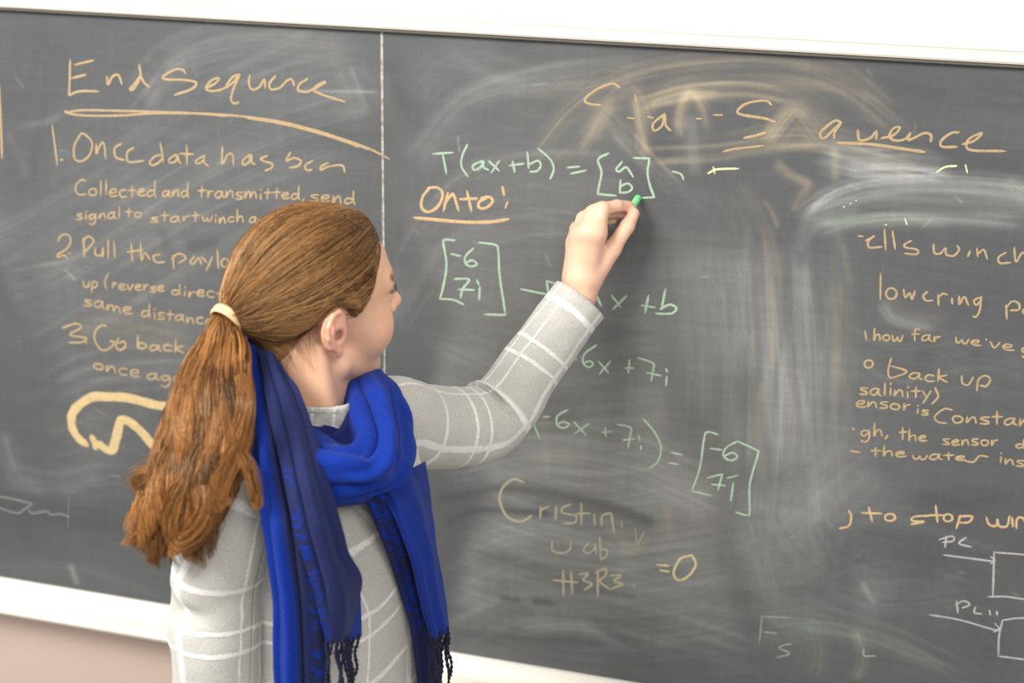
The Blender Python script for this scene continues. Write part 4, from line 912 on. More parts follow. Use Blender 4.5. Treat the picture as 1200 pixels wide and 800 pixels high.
# jeans and shoes (below the frame)
a = NT('denim', 0.8, 0.2); o_ = a.obj(); a.base(a.mix(a.noise(o_, 300, 3), (0.02, 0.035, 0.07), (0.04, 0.06, 0.11))); M_denim = a.m
def legT(s, f, z): return tw(s, f, z)
hipT = tube('jeans', [legT(0, -.004, 1.0), legT(0, -.012, .93), legT(0, -.012, .86), legT(0, -.008, .80)], [.145, .163, .166, .155], [.108, .122, .122, .105], AX, M_denim, woman, 60, None, n=6, power=2.2)
for s in (-1, 1):
    t_ = tube('trouser_leg', [legT(s * .080, 0, .86), legT(s * .084, 0, .70), legT(s * .088, .012, .48), legT(s * .090, .0, .28), legT(s * .092, -.012, .075)], [.086, .084, .066, .060, .058], [.094, .088, .070, .062, .060], AX, M_denim, None, 48, lambda k, th, L, P: .004 * vnoise(P, 14, 3), n=8)
    keep(t_, hipT); 
    def fn(P, s=s):
        q = P - TC; T = np.stack([q @ AX, q @ FW, P[..., 2]], -1)
        d = smin(sd_cone(T, (s * .092, -.03, .050), (s * .100, .13, .040), .046, .038), sd_cone(T, (s * .092, -.02, .05), (s * .092, -.015, .11), .046, .048), .02)
        return smax(d, -(T[..., 2] - .002), .004)
    V, F = surf_nets(fn, tw(s * .094, .05, 0) - [.17, .17, .01], tw(s * .094, .05, 0) + [.17, .17, .17], .005)
    a = NT('white_canvas_shoe', 0.6, 0.3); a.base((0.7, 0.7, 0.68)); sh = in_woman(mesh('shoe', V, F, a.m))

# ------------------------------------------------------------------ scarf
def m_scarf(name):
    a = NT(name, 0.8, 0.15); nv_ = a.n('ShaderNodeVertexColor', layer_name='weave'); sp = a.n('ShaderNodeSeparateColor', {0: nv_.outputs[0]})
    uv = a.uv(); o = a.obj()
    wv = a.n('ShaderNodeTexWave', {'Vector': uv, 'Scale': 16.0, 'Distortion': 16.0, 'Detail': 1.0, 'Detail Scale': 1.6}, wave_type='RINGS').outputs[1]
    vo = a.n('ShaderNodeTexVoronoi', {'Vector': uv, 'Scale': 26.0}, feature='F1').outputs[0]
    pat = a.math('MAXIMUM', a.mr(wv, .60, .72), a.math('MULTIPLY', a.mr(vo, .22, .16), 1.0))
    fine = a.noise(a.mapv(uv, (700, 420, 1)), 1.0, 3, 0.7); med = a.noise(o, 45, 4, 0.65)
    bright = a.mix(a.mr(fine, .3, .7), (0.001, 0.012, 0.13), (0.005, 0.038, 0.36))
    navy = a.mix(a.mr(fine, .3, .7), (0.007, 0.010, 0.045), (0.022, 0.028, 0.100))
    m = a.math('MAXIMUM', sp.outputs[0], a.math('MULTIPLY', sp.outputs[1], a.math('SUBTRACT', 1.0, pat)))
    a.base(a.mix(m, bright, navy)); a.bump(a.math('ADD', fine, a.math('MULTIPLY', med, .8)), 0.6, 0.002)
    a.p.inputs['Sheen Weight'].default_value = 0.12; a.p.inputs['Sheen Roughness'].default_value = 0.4; a.p.inputs['Sheen Tint'].default_value = (0.4, 0.5, 1.0, 1)
    return a.m
M_scarf = m_scarf('blue_navy_scarf')
a = NT('scarf_fringe_navy', 0.8, 0.2); o_ = a.obj(); a.base(a.mix(a.noise(o_, 300, 2), (0.006, 0.006, 0.018), (0.022, 0.022, 0.055))); M_fringe = a.m
scarf = empty('scarf', (.15, -.52, 1.40)); scarf['label'] = 'royal blue and navy scarf looped around the neck'; in_woman(scarf)
def pt(t):
    return at(*t) if t[2] < 0 else np.array(t, float)
def sheet(name, rows, weave, label=None, nu=14, nv=16, folds=(), wr=.0022, thick=.0026, seed=0, parent=None):
    """rows of (px, py, depth) across the cloth, from top to bottom. weave(u, v) -> (navy, paisley)"""
    R = np.array([[pt(t) for t in r_] for r_ in rows]); A = crom(R, nv); B = crom(np.swapaxes(A, 0, 1), nu); P = np.swapaxes(B, 0, 1)
    nr, nc = P.shape[:2]; u = np.linspace(0, 1, nc)[None] + np.zeros((nr, 1)); v = np.linspace(0, 1, nr)[:, None] + np.zeros((1, nc))
    du = np.gradient(P, axis=1); dv = np.gradient(P, axis=0); N = np.cross(du, dv); N /= np.linalg.norm(N, axis=-1)[..., None] + 1e-9
    s_ = np.sign(((CP - P) * N).sum()); N = N * s_
    h = wr * vnoise(P, 16, seed) + wr * .5 * vnoise(P, 42, seed + 3)
    for (uc, wd, amp, v0, v1) in folds: h = h + amp * g_(u + .04 * vnoise(np.stack([v * 4, v * 0, v * 0 + uc], -1)), uc, wd) * smooth(v, v0, v0 + .15) * (1 - smooth(v, v1 - .15, v1 + .001))
    P = P + N * h[..., None]
    ws = np.linalg.norm(np.diff(P, axis=1), axis=-1).sum(1).mean(); ls = np.linalg.norm(np.diff(P, axis=0), axis=-1).sum(0).mean()
    F = grid_faces(nr, nc)
    if s_ > 0: F = F[:, ::-1] if False else F
    o = mesh(name, P.reshape(-1, 3), F, M_scarf); uvmap(o, np.stack([u * ws, v * ls], -1).reshape(-1, 2))
    wn, wp = weave(u, v); wn = wn + u * 0; wp = wp + u * 0
    vattr(o, 'weave', np.stack([np.clip(wn, 0, 1), np.clip(wp, 0, 1), u * 0], -1).reshape(-1, 3))
    sm_ = o.modifiers.new('thickness', 'SOLIDIFY'); sm_.thickness = thick; sm_.offset = 0
    if label: o['label'] = label
    keep(o, scarf); return P
def tassels(edge, count, length, seed, r=.0013):
    rr = random.Random(seed); proto = None
    for i in range(count):
        f = (i + .5) / count * (len(edge) - 1); k_ = int(f); p = edge[k_] * (1 - f + k_) + edge[min(k_ + 1, len(edge) - 1)] * (f - k_)
        V = []; F = []; L_ = length * rr.uniform(.85, 1.1); nn = 26; ph = rr.uniform(0, 6); sw = rr.uniform(-.008, .008); sw2 = rr.uniform(-.004, .004)
        for strand in (0, 1):
            b = len(V)
            for j in range(nn):
                t = j / (nn - 1); a_ = t * 30 + strand * math.pi + ph
                c_ = np.array([sw * t + .0018 * math.sin(t * 9 + ph) + math.cos(a_) * r * .8, sw2 * t + math.sin(a_) * r * .8, -L_ * t + .004])
                kn = 1 + .9 * math.exp(-((t - .62) / .02) ** 2) + 1.0 * math.exp(-((t - .30) / .02) ** 2)
                for q in range(5): V.append(tuple(c_ + np.array([math.cos(q * 1.2566), math.sin(q * 1.2566), 0]) * r * kn))
            for j in range(nn - 1):
                for q in range(5): F.append((b + j * 5 + q, b + j * 5 + (q + 1) % 5, b + j * 5 + 5 + (q + 1) % 5, b + j * 5 + 5 + q))
        o = mesh('tassel', V, F, M_fringe); o.location = Vector(p); keep(o, scarf); 
# band round the back of the neck
nk = NB + np.array([0, 0, .045])
bandc = []
for i in range(13):
    t = math.radians(20 + 250 * i / 12 + 0)
    bandc.append(nk + AX * math.cos(t) * .078 * 1.0 - FW * math.sin(t) * .072 + np.array([0, 0, -.012 * math.cos((i - 6) / 6 * 1.3) + .012]))
def wv_left(u, v): return smooth(u, .36 + .05 * np.sin(v * 9), .46) * (1 - .75 * smooth(v, .25, .5) * smooth(u, .5, .6) * 0) * (1 - smooth(u, .60, .68) * .9), smooth(u, .55, .66)
A_l = sheet('drape', [
    [(284, 397, -.515), (295, 402, -.54), (310, 412, -.555), (326, 424, -.555)],
    [(287, 425, -.545), (298, 428, -.565), (314, 434, -.575), (334, 440, -.57)],
    [(289, 460, -.575), (303, 462, -.60), (322, 460, -.605), (345, 458, -.59)],
    [(290, 503, -.615), (309, 505, -.64), (330, 504, -.64), (354, 498, -.615)],
    [(298, 556, -.675), (317, 558, -.690), (340, 557, -.685), (362, 552, -.66)],
    [(308, 605, -.700), (327, 607, -.712), (350, 606, -.705), (374, 602, -.68)],
    [(315, 655, -.706), (334, 657, -.716), (357, 656, -.706), (378, 652, -.68)],
    [(320, 705, -.706), (340, 707, -.716), (363, 706, -.703), (384, 702, -.675)],
    [(321, 755, -.703), (342, 757, -.712), (364, 756, -.700), (385, 752, -.67)],
    [(323, 840, -.695), (344, 842, -.706), (366, 841, -.694), (388, 838, -.665)]], wv_left, 'bright blue and patterned layer of the near scarf end', nu=16, nv=12,
    folds=((.30, .07, .007, -.2, 1.2), (.52, .045, -.010, -.2, 1.2), (.80, .08, .006, -.2, 1.2), (.10, .04, -.004, .1, 1.1)), seed=1)
A_b = sheet('drape', [
    [(385, 680, -.672), (404, 680, -.655), (421, 672, -.618)], [(388, 712, -.672), (406, 712, -.655), (422, 705, -.618)], [(394, 738, -.672), (408, 738, -.655), (422, 728, -.62)], [(397, 752, -.672), (410, 752, -.655), (422, 745, -.62)]],
    lambda u, v: (u * 0, u * 0), 'bright blue underside of the near scarf end', nu=10, nv=8, seed=2)
A_r = sheet('drape', [
    [(303, 410, -.560), (316, 418, -.572), (330, 427, -.568)],
    [(307, 432, -.585), (322, 436, -.592), (338, 440, -.580)],
    [(311, 460, -.612), (331, 460, -.618), (350, 456, -.600)],
    [(320, 503, -.652), (343, 502, -.655), (364, 496, -.628)],
    [(331, 556, -.700), (355, 555, -.698), (380, 549, -.665)],
    [(342, 606, -.718), (368, 605, -.712), (395, 600, -.675)],
    [(356, 656, -.716), (383, 655, -.706), (408, 647, -.665)],
    [(367, 690, -.712), (393, 690, -.700), (424, 676, -.640)],
    [(374, 722, -.708), (397, 722, -.694), (421, 706, -.640)],
    [(382, 751, -.704), (399, 751, -.690), (409, 742, -.65)]],
    lambda u, v: (.96 - .9 * smooth(v, .35, .5) * (1 - smooth(u, .14, .26)), .95 + 0 * u), 'navy front layer of the near scarf end', nu=16, nv=12,
    folds=((.28, .06, -.006, -.2, .9), (.55, .10, .004, -.2, 1.0), (.80, .05, -.004, .0, .8)), seed=3)
COWL = sheet('neck_loop', [
    [(400, 440, -.430), (412, 434, -.425), (426, 428, -.415), (440, 426, -.405), (446, 432, -.385)],
    [(398, 462, -.480), (416, 452, -.500), (434, 448, -.495), (455, 447, -.460), (463, 460, -.420)],
    [(404, 490, -.525), (425, 482, -.555), (447, 482, -.560), (470, 486, -.520), (482, 498, -.460)],
    [(410, 515, -.560), (432, 512, -.600), (455, 520, -.605), (477, 526, -.565), (488, 535, -.49)],
    [(400, 522, -.580), (418, 532, -.635), (440, 552, -.640), (462, 564, -.605), (473, 565, -.55)],
    [(384, 512, -.590), (398, 532, -.650), (412, 560, -.660), (424, 582, -.640), (432, 588, -.60)],
    [(366, 502, -.592), (376, 528, -.650), (384, 558, -.668), (391, 586, -.660), (396, 594, -.63)],
    [(346, 492, -.590), (354, 522, -.645), (362, 552, -.668), (368, 580, -.668), (372, 590, -.65)]],
    lambda u, v: (.15 * (1 - smooth(u, .0, .12)), u * 0), 'bright blue scarf loop under the chin', nu=14, nv=14,
    folds=((.30, .055, -.013, .05, .62), (.16, .05, .008, .15, .75), (.52, .06, .010, .05, .8), (.70, .045, -.010, .12, .60), (.62, .05, -.008, .55, 1.0), (.35, .08, .007, .5, 1.1), (.86, .05, .006, .05, .7), (.22, .03, -.005, .4, 1.1), (.78, .03, -.005, .1, .9)), wr=.0048, seed=4)
sheet('neck_loop', [
    [(396, 444, -.43), (410, 446, -.44), (424, 452, -.45)], [(392, 468, -.495), (406, 472, -.505), (424, 480, -.515)],
    [(388, 488, -.528), (402, 496, -.540), (420, 508, -.555)], [(376, 500, -.556), (390, 510, -.566), (406, 522, -.575)], [(356, 498, -.570), (370, 512, -.585), (384, 524, -.59)]],
    lambda u, v: (.75 + u * 0, .6 + u * 0), 'navy inner fold of the loop', nu=14, nv=10, folds=((.35, .1, -.006, -.1, 1.1), (.65, .1, .006, -.1, 1.1)), seed=5)
C_1 = sheet('drape', [
    [(412, 560, -.600), (440, 552, -.590), (470, 542, -.545)], [(432, 598, -.602), (456, 590, -.592), (484, 582, -.545)],
    [(453, 648, -.580), (474, 642, -.566), (499, 635, -.515)], [(470, 700, -.555), (487, 695, -.540), (507, 688, -.495)],
    [(483, 750, -.535), (498, 747, -.520), (514, 742, -.480)], [(493, 840, -.52), (504, 837, -.51), (516, 834, -.48)]],
    lambda u, v: (1 - smooth(u, .06, .14) * (1 - smooth(u, .80, .9)) * (1 - smooth(v, .72, .8)), .97 + 0 * u), 'navy paisley layer of the far scarf end', nu=16, nv=14, folds=((.4, .08, .005, 0, 1.2), (.12, .05, .004, 0, 1.2)), seed=6)
C_1[...] = C_1
C_2 = sheet('drape', [
    [(440, 568, -.590), (466, 556, -.575), (497, 541, -.500)], [(460, 602, -.606), (481, 598, -.592), (504, 590, -.520)],
    [(480, 652, -.598), (497, 649, -.580), (512, 642, -.515)], [(491, 700, -.575), (506, 697, -.558), (519, 691, -.50)], [(504, 745, -.555), (516, 743, -.540), (526, 738, -.50)]],
    lambda u, v: (.15 + .45 * np.clip(vnoise(np.stack([u * 3, v * 9, u * 0], -1)), 0, 1) * (1 - v) + .35 * (1 - smooth(v, .0, .3)), u * 0), 'bright blue outer layer of the far scarf end', nu=14, nv=14, folds=((.22, .06, .006, -.2, 1.2), (.6, .1, .005, -.2, 1.2)), seed=7)
tassels(A_r[-1] + np.array([0, 0, .002]), 9, .072, 3)
tassels(A_b[-1] + np.array([0, -.002, .002]), 4, .068, 4)
tassels(C_2[-1] + np.array([0, 0, .002]), 9, .080, 5)
# round the back of the neck
band = []
nk = np.array([NKB[0], NKB[1], 0]) 
for i in range(9):
    t = math.radians(-15 + 200 * i / 8); d_ = AX * math.cos(t) - FW * math.sin(t); lift = .030 * math.sin(math.pi * i / 8)
    r0 = .070 + .012 * math.sin(math.pi * i / 8)
    band.append([tuple(nk + d_ * r0 + [0, 0, 1.535 + lift * .6]), tuple(nk + d_ * (r0 + .016) + [0, 0, 1.515 + lift * .4]), tuple(nk + d_ * (r0 + .022) + [0, 0, 1.475]), tuple(nk + d_ * (r0 + .016) + [0, 0, 1.435])])
sheet('neck_loop', band, lambda u, v: (.5 * smooth(np.sin(u * 9), .2, .8), u * 0), 'scarf band behind the neck', nu=10, nv=8, folds=((.35, .07, -.006, -.1, 1.1), (.65, .07, .006, -.1, 1.1)), seed=8)

# ------------------------------------------------------------------ hair
def m_hair(name, mul):
    a = NT(name, 0.30, 0.5); h_ = a.n('ShaderNodeVertexColor', layer_name='strand').outputs[0]
    a.base(h_); a.p.inputs['Specular Tint'].default_value = (1.0, 0.78, 0.55, 1)
    return a.m
M_hair = m_hair('light_brown_hair', 1)
HC = np.array([0, 0, .055])
def az_el(az, el): return np.stack([np.cos(el) * np.cos(az), np.cos(el) * np.sin(az), np.sin(el)], -1)
HL_A = np.radians([0, 22, 36, 46, 55, 63, 70, 77, 84, 92, 100, 108, 118, 135, 155, 180])
HL_E = np.radians([21, 18, 12, 5, -4, -20, -34, -31, -22, -16, -17, -27, -40, -52, -58, -60])
def hairline(az): return np.interp(np.abs(az), HL_A, HL_E)
def sd_skin(p): return smin(sd_head(p, False), sd_neck(h2w(p)) / HS, .012)
def skin_r(D):
    t = np.full(len(D), .03)
    for _ in range(40): t = t + np.clip(-sd_skin_in(HC + D * t[:, None]), -.01, .012)
    return t
def sd_skin_in(p): return sd_skin(p)
# tabulate the skin radius over directions
_na, _ne = 73, 61
_AZ = np.linspace(-math.pi, math.pi, _na); _EL = np.linspace(-math.pi / 2 * .8, math.pi / 2, _ne)
_g = np.stack(np.meshgrid(_AZ, _EL, indexing='ij'), -1).reshape(-1, 2)
_R = skin_r(az_el(_g[:, 0], _g[:, 1])).reshape(_na, _ne)
def rskin(az, el):
    x = (az + math.pi) / (2 * math.pi) * (_na - 1); y = (el - _EL[0]) / (_EL[-1] - _EL[0]) * (_ne - 1)
    x = np.clip(x, 0, _na - 1.001); y = np.clip(y, 0, _ne - 1.001); i = x.astype(int); j = y.astype(int); u = x - i; v = y - j
    return _R[i, j] * (1 - u) * (1 - v) + _R[i + 1, j] * u * (1 - v) + _R[i, j + 1] * (1 - u) * v + _R[i + 1, j + 1] * u * v
TIE_W = at(268, 371, -.572); TIE_H = w2h(TIE_W); TD = TIE_H - HC; TR = np.linalg.norm(TD); TD = TD / TR
def hair_r(D, lift=0.0):
    az = np.arctan2(D[..., 1], D[..., 0]); el = np.arcsin(np.clip(D[..., 2], -1, 1)); hl = hairline(az)
    r = rskin(az, el); up = smooth(el - hl, -.02, .30)
    th = .0012 + (.0105 + .001 * smooth(el, .3, 1.2)) * up
    ang = np.arccos(np.clip(D @ TD, -1, 1))
    bump = (TR - .100) * np.exp(-(ang / .36) ** 2)
    ridge = .0016 * np.sin(np.arctan2(D[..., 1], D[..., 2] + .001) * 0) 
    return np.minimum(r + th + bump * up, TR + .002) + lift
na, ne = 160, 70
azg = np.linspace(-math.pi, math.pi, na, endpoint=False); V = []; 
A_, T_ = np.meshgrid(azg, np.linspace(0, 1, ne), indexing='ij'); hlg = hairline(A_); E_ = hlg + (math.pi / 2 - .001 - hlg) * T_
D = az_el(A_, E_); Rr = hair_r(D) - .0022; Rr[:, 0] = rskin(A_[:, 0], E_[:, 0]) - .003
V = h2w(HC + D * Rr[..., None]).reshape(-1, 3); F = grid_faces(ne, na, False) if False else None
i, j = np.meshgrid(np.arange(na), np.arange(ne - 1), indexing='ij'); i2 = (i + 1) % na
F = np.stack([i * ne + j, i2 * ne + j, i2 * ne + j + 1, i * ne + j + 1], -1).reshape(-1, 4)
cap = in_woman(mesh('hair', V, F, M_hair)); cap['label'] = 'light brown hair pulled back'
vattr(cap, 'strand', np.tile([.070, .038, .019], (len(V), 1)))
def strands(name, P, w, C, parent, mat=M_hair):
    """P (n, k, 3) polylines -> thin three-sided strands; w (n, k) half widths; C (n, k, 3)"""
    n, k, _ = P.shape; T = np.gradient(P, axis=1); T /= np.linalg.norm(T, axis=-1)[..., None] + 1e-9
    ref = np.array([.31, .52, .79]); A = np.cross(T, ref); A /= np.linalg.norm(A, axis=-1)[..., None] + 1e-9; B = np.cross(T, A)
    V = np.stack([P + (A * math.cos(q) + B * math.sin(q)) * w[..., None] for q in (0, 2.094, 4.189)], 2)
    b = (np.arange(n)[:, None] * k + np.arange(k - 1)[None]) * 3; F = []
    for q in range(3):
        r_ = (q + 1) % 3; F.append(np.stack([b + q, b + r_, b + 3 + r_, b + 3 + q], -1).reshape(-1, 4))
    o = mesh(name, V.reshape(-1, 3), np.concatenate(F), mat); vattr(o, 'strand', np.repeat(C[:, :, None], 3, 2).reshape(-1, 3))
    if parent is woman: in_woman(o)
    else: keep(o, woman) ; o.parent = parent
    o['kind'] = 'stuff'; return o
rs = np.random.RandomState(11)
def slerp(a_, b_, t):
    w = np.arccos(np.clip((a_ * b_).sum(-1), -1, 1))[:, None, None]; a_ = a_[:, None]; b_ = b_[:, None]; t = t[..., None]
    return (np.sin((1 - t) * w) * a_ + np.sin(t * w) * b_) / (np.sin(w) + 1e-6)
def hair_col(n, k, key, lo=(.030, .0135, .0055), hi=(.43, .225, .088), pw=1.3):
    f_ = lambda q, s_: vnoise(np.stack([key * q, key * 0, key * 0], -1), 1, s_) * .5 + .5
    c = np.clip((.22 * rs.rand(n) + .40 * f_(.45, 3) + .38 * f_(1.7, 5) - .5) * 2.3 + .42, 0, 1)  # stretched contrast paints highlight bands and darker depth into the strand colour
    c = c[:, None, None] + 0.0 * np.zeros((1, k, 1)); return np.array(lo) * (1 - c) + np.array(hi) * c
n, k = 11000, 16
az0 = rs.uniform(-math.pi, math.pi, n); hl0 = hairline(az0); tt = rs.rand(n) ** 1.7; el0 = hl0 + (math.radians(84) - hl0) * tt * np.where(rs.rand(n) < .35, 0, 1)
d0 = az_el(az0, el0); s = np.linspace(0, 1, k)[None] + np.zeros((n, 1))
dt_ = np.tile(TD, (n, 1)) + rs.normal(0, .045, (n, 3)); dt_ /= np.linalg.norm(dt_, axis=1)[:, None]
Dp = slerp(d0, dt_, s)
side = np.abs(np.sin(az0)) * (el0 < .8) * smooth(np.abs(az0), .2, .8) * (1 - smooth(np.abs(az0), 1.9, 2.5))
Dp[..., 2] -= (.10 + .16 * side)[:, None] * np.sin(math.pi * s) * .9 * (np.abs(az0) < 2.2)[:, None]
Dp /= np.linalg.norm(Dp, axis=-1)[..., None]
azp = np.arctan2(Dp[..., 1], Dp[..., 0]); elp = np.arcsin(np.clip(Dp[..., 2], -1, 1)); low = hairline(azp) + .02
elp = np.where(elp < low, low, elp); Dp = az_el(azp, elp)
key = az0 * 9 + el0 * 5
rid = .0030 * vnoise(np.stack([key * 1.0, key * 0, key * 0], -1))[:, None] * np.sin(math.pi * s)
Rp = hair_r(Dp) + rid + rs.uniform(-.0016, .0008, n)[:, None] * (1 - .3 * s)
Pp = HC + Dp * Rp[..., None]
end = TIE_H + rs.normal(0, .0050, (n, 3)); wgt = smooth(s, .80, 1.0)[..., None]; Pp = Pp * (1 - wgt) + end[:, None] * wgt
Wd = np.full((n, k), .00042) * rs.uniform(.7, 1.3, n)[:, None]; Wd[:, 0] *= .5
strands('hair_strands', h2w(Pp), Wd, hair_col(n, k, key), cap)
# short wisps at the nape and temple
n = 260; az0 = rs.choice([-1, 1], n) * rs.uniform(1.9, 3.1, n); el0 = hairline(az0) + rs.uniform(-.02, .1, n); d0 = az_el(az0, el0); s = np.linspace(0, 1, 10)[None] + np.zeros((n, 1))
base = HC + d0 * (hair_r(d0)[:, None]); dirs = d0 * .35 + np.array([.1, 0, -.8]) + rs.normal(0, .45, (n, 3)); cur = rs.normal(0, .5, (n, 3))
ln = rs.uniform(.012, .040, n); Pw = base[:, None] + ln[:, None, None] * (dirs[:, None] * s[..., None] + cur[:, None] * (s[..., None] ** 2)) + d0[:, None] * .003
strands('wisps', h2w(Pw), np.full((n, 10), .00020) * (1.15 - s), hair_col(n, 10, az0 * 3), cap)
n = 140; az0 = rs.uniform(-math.pi, math.pi, n); el0 = rs.uniform(.2, 1.5, n); d0 = az_el(az0, el0); s = np.linspace(0, 1, 12)[None] + np.zeros((n, 1))
Dq = slerp(d0, np.tile(TD, (n, 1)), s * rs.uniform(.3, .9, n)[:, None]); Pq = HC + Dq * (hair_r(Dq) + (rs.uniform(.002, .008, n)[:, None] * np.sin(math.pi * s)))[..., None]
strands('wisps', h2w(Pq), np.full((n, 12), .00016), hair_col(n, 12, az0 * 3), cap)

# ponytail
pc = np.array([at(268, 371, -.572), at(262, 388, -.588), at(259, 412, -.612), at(251, 450, -.640), at(243, 500, -.672), at(228, 548, -.702), at(210, 596, -.722), at(192, 640, -.730)])
pw = np.array([.015, .020, .034, .0455, .052, .051, .045, .036])
PC = crom(pc, 8); PW = np.interp(np.linspace(0, 1, len(PC)), np.linspace(0, 1, len(pw)), pw)
PT, PU, PV = frames(PC, CM[:, 0]); PV = PV * 1.0
def pony_at(t):
    x = np.clip(t, 0, 1) * (len(PC) - 1.001); i = x.astype(int); u = (x - i)[..., None]
    f = lambda A: A[i] * (1 - u) + A[i + 1] * u if A.ndim == 2 else A[i] * (1 - u[..., 0]) + A[i + 1] * u[..., 0]
    return f(PC), f(PU), f(PV), f(PW), f(PT)
core = tube('ponytail', pc[:-1], list(pw[:-1] * .86), list(pw[:-1] * .50), CM[:, 0], M_hair, woman, 40, lambda k_, th, L, P: -.02 * smooth(k_, .93, 1) - .006 * smooth(1 - k_, .93, 1), n=8, thick=0)
core['label'] = 'long wavy light brown ponytail'; vattr(core, 'strand', np.tile([.060, .030, .014], (len(core.data.vertices), 1)))
NC = 64; cr = np.sqrt(rs.rand(NC)); ca = rs.uniform(0, 2 * math.pi, NC); cx = cr * np.cos(ca); cy = cr * np.sin(ca); cph = rs.uniform(0, 6.28, NC); cfr = rs.uniform(1.6, 2.8, NC); cam_ = rs.uniform(.5, 1.3, NC); cend = rs.uniform(.80, 1.06, NC)
n, k = 11500, 30; ci = rs.randint(0, NC, n); r_ = np.sqrt(rs.uniform(.25, 1, n)); a_ = rs.uniform(0, 6.283, n)
sx, sy = r_ * np.cos(a_), r_ * np.sin(a_)
# each strand joins its nearest clump further down
dd = (sx[:, None] - cx) ** 2 + (sy[:, None] - cy) ** 2 + rs.rand(n, NC) * .12; ci = dd.argmin(1)
tend = cend[ci] * (1 - .22 * rs.rand(n) ** 2); t = np.linspace(0, 1, k)[None] * tend[:, None]
Cc, Uu, Vv, Ww, Tt = pony_at(t)
ov = np.clip(t - 1, 0, 1)[..., None]; Cc = Cc + Tt * ov * .30
mg = smooth(t, .3, .9) * .55
ox = sx[:, None] * (1 - mg) + cx[ci][:, None] * mg; oy = sy[:, None] * (1 - mg) + cy[ci][:, None] * mg
ph = (cph[ci] + rs.normal(0, .28, n))[:, None] + t * 6.283 * (cfr[ci] * rs.uniform(.92, 1.08, n))[:, None] * (1 + .5 * t)
amp = (.0010 + .0080 * smooth(t, .28, .9)) * (cam_[ci] * rs.uniform(.6, 1.3, n))[:, None]
jit = rs.normal(0, 1, (n, 1)) * .0013
X = ox * Ww * .97 + amp * np.sin(ph) + jit * np.sin(t * 14 + sx[:, None] * 20); Y = oy * Ww * .60 + amp * .8 * np.cos(ph) + jit * np.cos(t * 11 + sy[:, None] * 20)
X = X + .016 * smooth(t, .82, 1.05) * np.sin(cph[ci] * 3)[:, None]
Pt = Cc + Uu * X[..., None] + Vv * Y[..., None]
Wd = np.full((n, k), .00042) * rs.uniform(.7, 1.35, n)[:, None] * (1 - .55 * smooth(np.linspace(0, 1, k), .8, 1))[None]
col = hair_col(n, k, ci * 3.7 + a_ * .5, (.060, .024, .008), (.50, .225, .070), 1.2) * (1 + .18 * np.sin(ph + 1))[..., None]  # sine term paints sheen along each wave into the colour
lashP = []
for sgn in (-1, 1):
    for i in range(22):
        v_ = i / 21.; y0 = .020 + .026 * v_; x0 = .0915 - .010 * v_ ** 1.6
        for q_ in range(1):
            s_ = np.linspace(0, 1, 6)[:, None]; p0_ = np.array([x0, sgn * y0, .0205]); dr = np.array([.0062 - .001 * v_, sgn * .004 * v_, .0012]); lashP.append(p0_ + dr * s_ + np.array([0, 0, .0035]) * s_ ** 2)
lashP = np.array(lashP); lo_ = strands('eyelashes', h2w(lashP), np.full((len(lashP), 6), .0002), np.full((len(lashP), 6, 3), .015), body)
strands('ponytail_strands', Pt, Wd, col, core)
# loose curled ends: left flick, right lock falling on the shoulder
def lock(px, wid, n, seed, curl=.006):
    q = np.array([at(*p) for p in px]); C_ = crom(q, 7); k = len(C_); T_, U_, V_ = frames(C_, CM[:, 0]); s = np.linspace(0, 1, k)
    a_ = rs.uniform(0, 6.283, n); r_ = np.sqrt(rs.rand(n)); w_ = wid * np.sin(np.clip(s * .88 + .12, 0, 1) * math.pi) ** .6 * (1 - .4 * s)
    X = r_[:, None] * np.cos(a_ [:, None] + s * 2.5) * w_ + .0016 * np.sin(s[None] * 12 + rs.rand(n, 1) * 6); Yy = r_[:, None] * np.sin(a_[:, None] + s * 2.5) * w_ * .7
    sp_ = rs.normal(0, 1, (n, 1)) * curl * (s[None] ** 2 * 1.3 + .25)
    P = C_[None] + U_[None] * (X + sp_)[..., None] + V_[None] * (Yy + sp_ * .4)[..., None]
    strands('lock', P, np.full((n, k), .00034) * (1.1 - .8 * s)[None], hair_col(n, k, rs.rand(n) * 30 + seed, (.060, .024, .008), (.50, .225, .070), 1.0), core)
lock([(262, 470, -.705), (268, 500, -.715), (276, 525, -.722), (290, 545, -.727), (298, 568, -.73), (301, 588, -.728), (294, 590, -.728)], .0075, 220, 1, .003)
lock([(283, 440, -.675), (289, 470, -.70), (284, 505, -.715), (272, 535, -.725), (262, 560, -.735), (256, 585, -.742), (262, 596, -.744)], .011, 330, 2, .004)
lock([(212, 500, -.70), (200, 530, -.712), (182, 552, -.72), (168, 556, -.722), (160, 566, -.722), (166, 574, -.722)], .008, 220, 3, .006)
lock([(200, 560, -.72), (184, 585, -.73), (172, 610, -.735), (168, 632, -.737), (176, 641, -.737), (184, 634, -.737)], .012, 330, 4, .005)
lock([(235, 570, -.735), (240, 595, -.744), (232, 620, -.75), (216, 636, -.752), (205, 630, -.75), (207, 618, -.75)], .013, 360, 5, .004)
lock([(215, 560, -.735), (205, 585, -.745), (200, 610, -.75), (208, 632, -.75), (222, 640, -.748)], .012, 300, 6, .004)
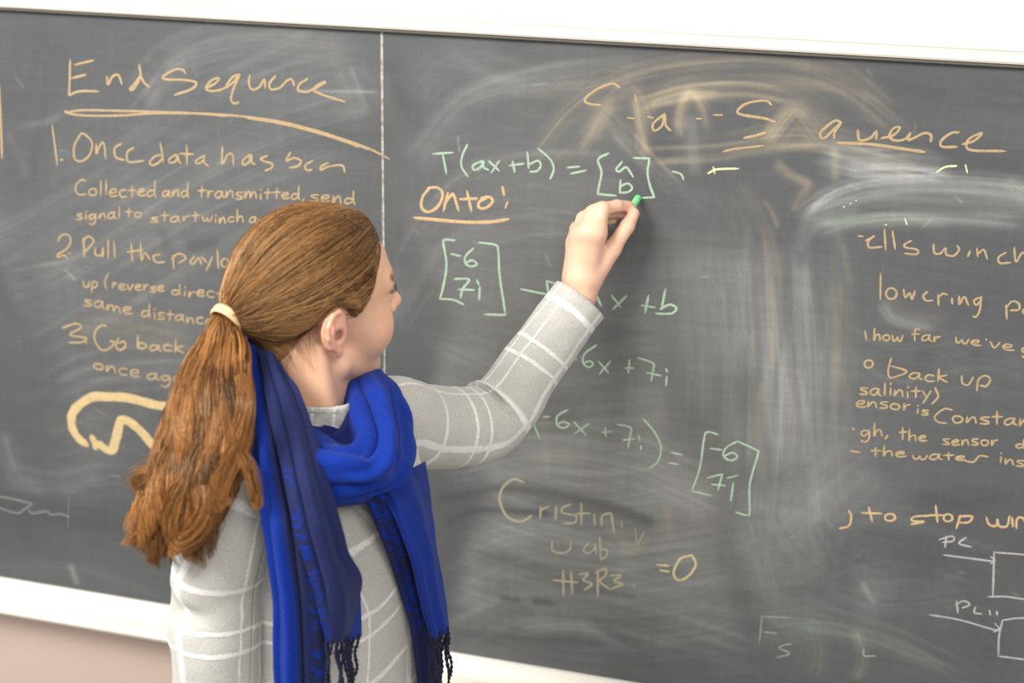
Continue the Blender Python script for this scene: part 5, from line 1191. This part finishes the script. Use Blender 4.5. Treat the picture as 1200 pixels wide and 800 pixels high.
# elastic
tv = (at(255, 361, -.588), at(283, 385, -.588)); axd = (pc[1] - pc[0]) * .9 + (TIE_W - h2w(HC)) * .12; axd /= np.linalg.norm(axd)
def ring(name, c, axis, R0, hw, mat):
    axis = np.array(axis); u = np.cross(axis, [0.1, .9, .3]); u /= np.linalg.norm(u); v = np.cross(axis, u); V = []
    for i in range(40):
        d_ = u * math.cos(i * math.pi / 20) + v * math.sin(i * math.pi / 20)
        for j in range(10):
            q = j * math.pi / 5; V.append(c + d_ * (R0 + .0022 * math.cos(q)) + axis * (hw * math.sin(q) * 1.0))
    F = [(i * 10 + j, ((i + 1) % 40) * 10 + j, ((i + 1) % 40) * 10 + (j + 1) % 10, i * 10 + (j + 1) % 10) for i in range(40) for j in range(10)]
    return in_woman(mesh(name, V, F, mat))
a = NT('beige_elastic', 0.7, 0.3); uv_ = a.noise(a.mapv(a.obj(), (400, 400, 400)), 1.0, 2); a.base(a.mix(uv_, (0.62, 0.38, 0.20), (0.78, 0.53, 0.32))); M_tie = a.m
for q in (-1, 1):
    h_ = ring('hair_tie', pc[0] + axd * (.003 + .0027 * q), axd, .0190, .0036, M_tie)
    h_['label'] = 'beige elastic hair tie'

# ------------------------------------------------------------------ chalk
tip = at(748.5, 230.5, -.002); back = at(738.5, 246, -.034); ax = (back - tip); Lc = np.linalg.norm(ax); ax /= Lc
back = tip + ax * .040
u = np.cross(ax, [1, 0, 0]); u /= np.linalg.norm(u); v = np.cross(ax, u); V = []; nn = 28
prof = [(0, 0), (0.0, .0028), (.0012, .0043), (.003, .0050), (.012, .0051), (.028, .0052), (.036, .0051), (.0375, .0046), (.0378, 0)]
for (l_, r_) in prof:
    for i in range(nn): V.append(ax * l_ + (u * math.cos(i * 2 * math.pi / nn) + v * math.sin(i * 2 * math.pi / nn)) * (r_ + .0001))
F = [(a_ * nn + i, a_ * nn + (i + 1) % nn, (a_ + 1) * nn + (i + 1) % nn, (a_ + 1) * nn + i) for a_ in range(len(prof) - 1) for i in range(nn)]
a = NT('green_chalk_stick', 0.9, 0.1); a.base(a.mix(a.noise(a.obj(), 300, 3), (0.16, 0.55, 0.22), (0.24, 0.68, 0.30))); a.bump(a.noise(a.obj(), 700, 2), .2, .0005)
ch = mesh('chalk_stick', V, F, a.m); ch.location = Vector(tip); ch['label'] = 'short stick of green chalk held against the blackboard'; ch['category'] = 'chalk'
# a few flecks of chalk on the tray
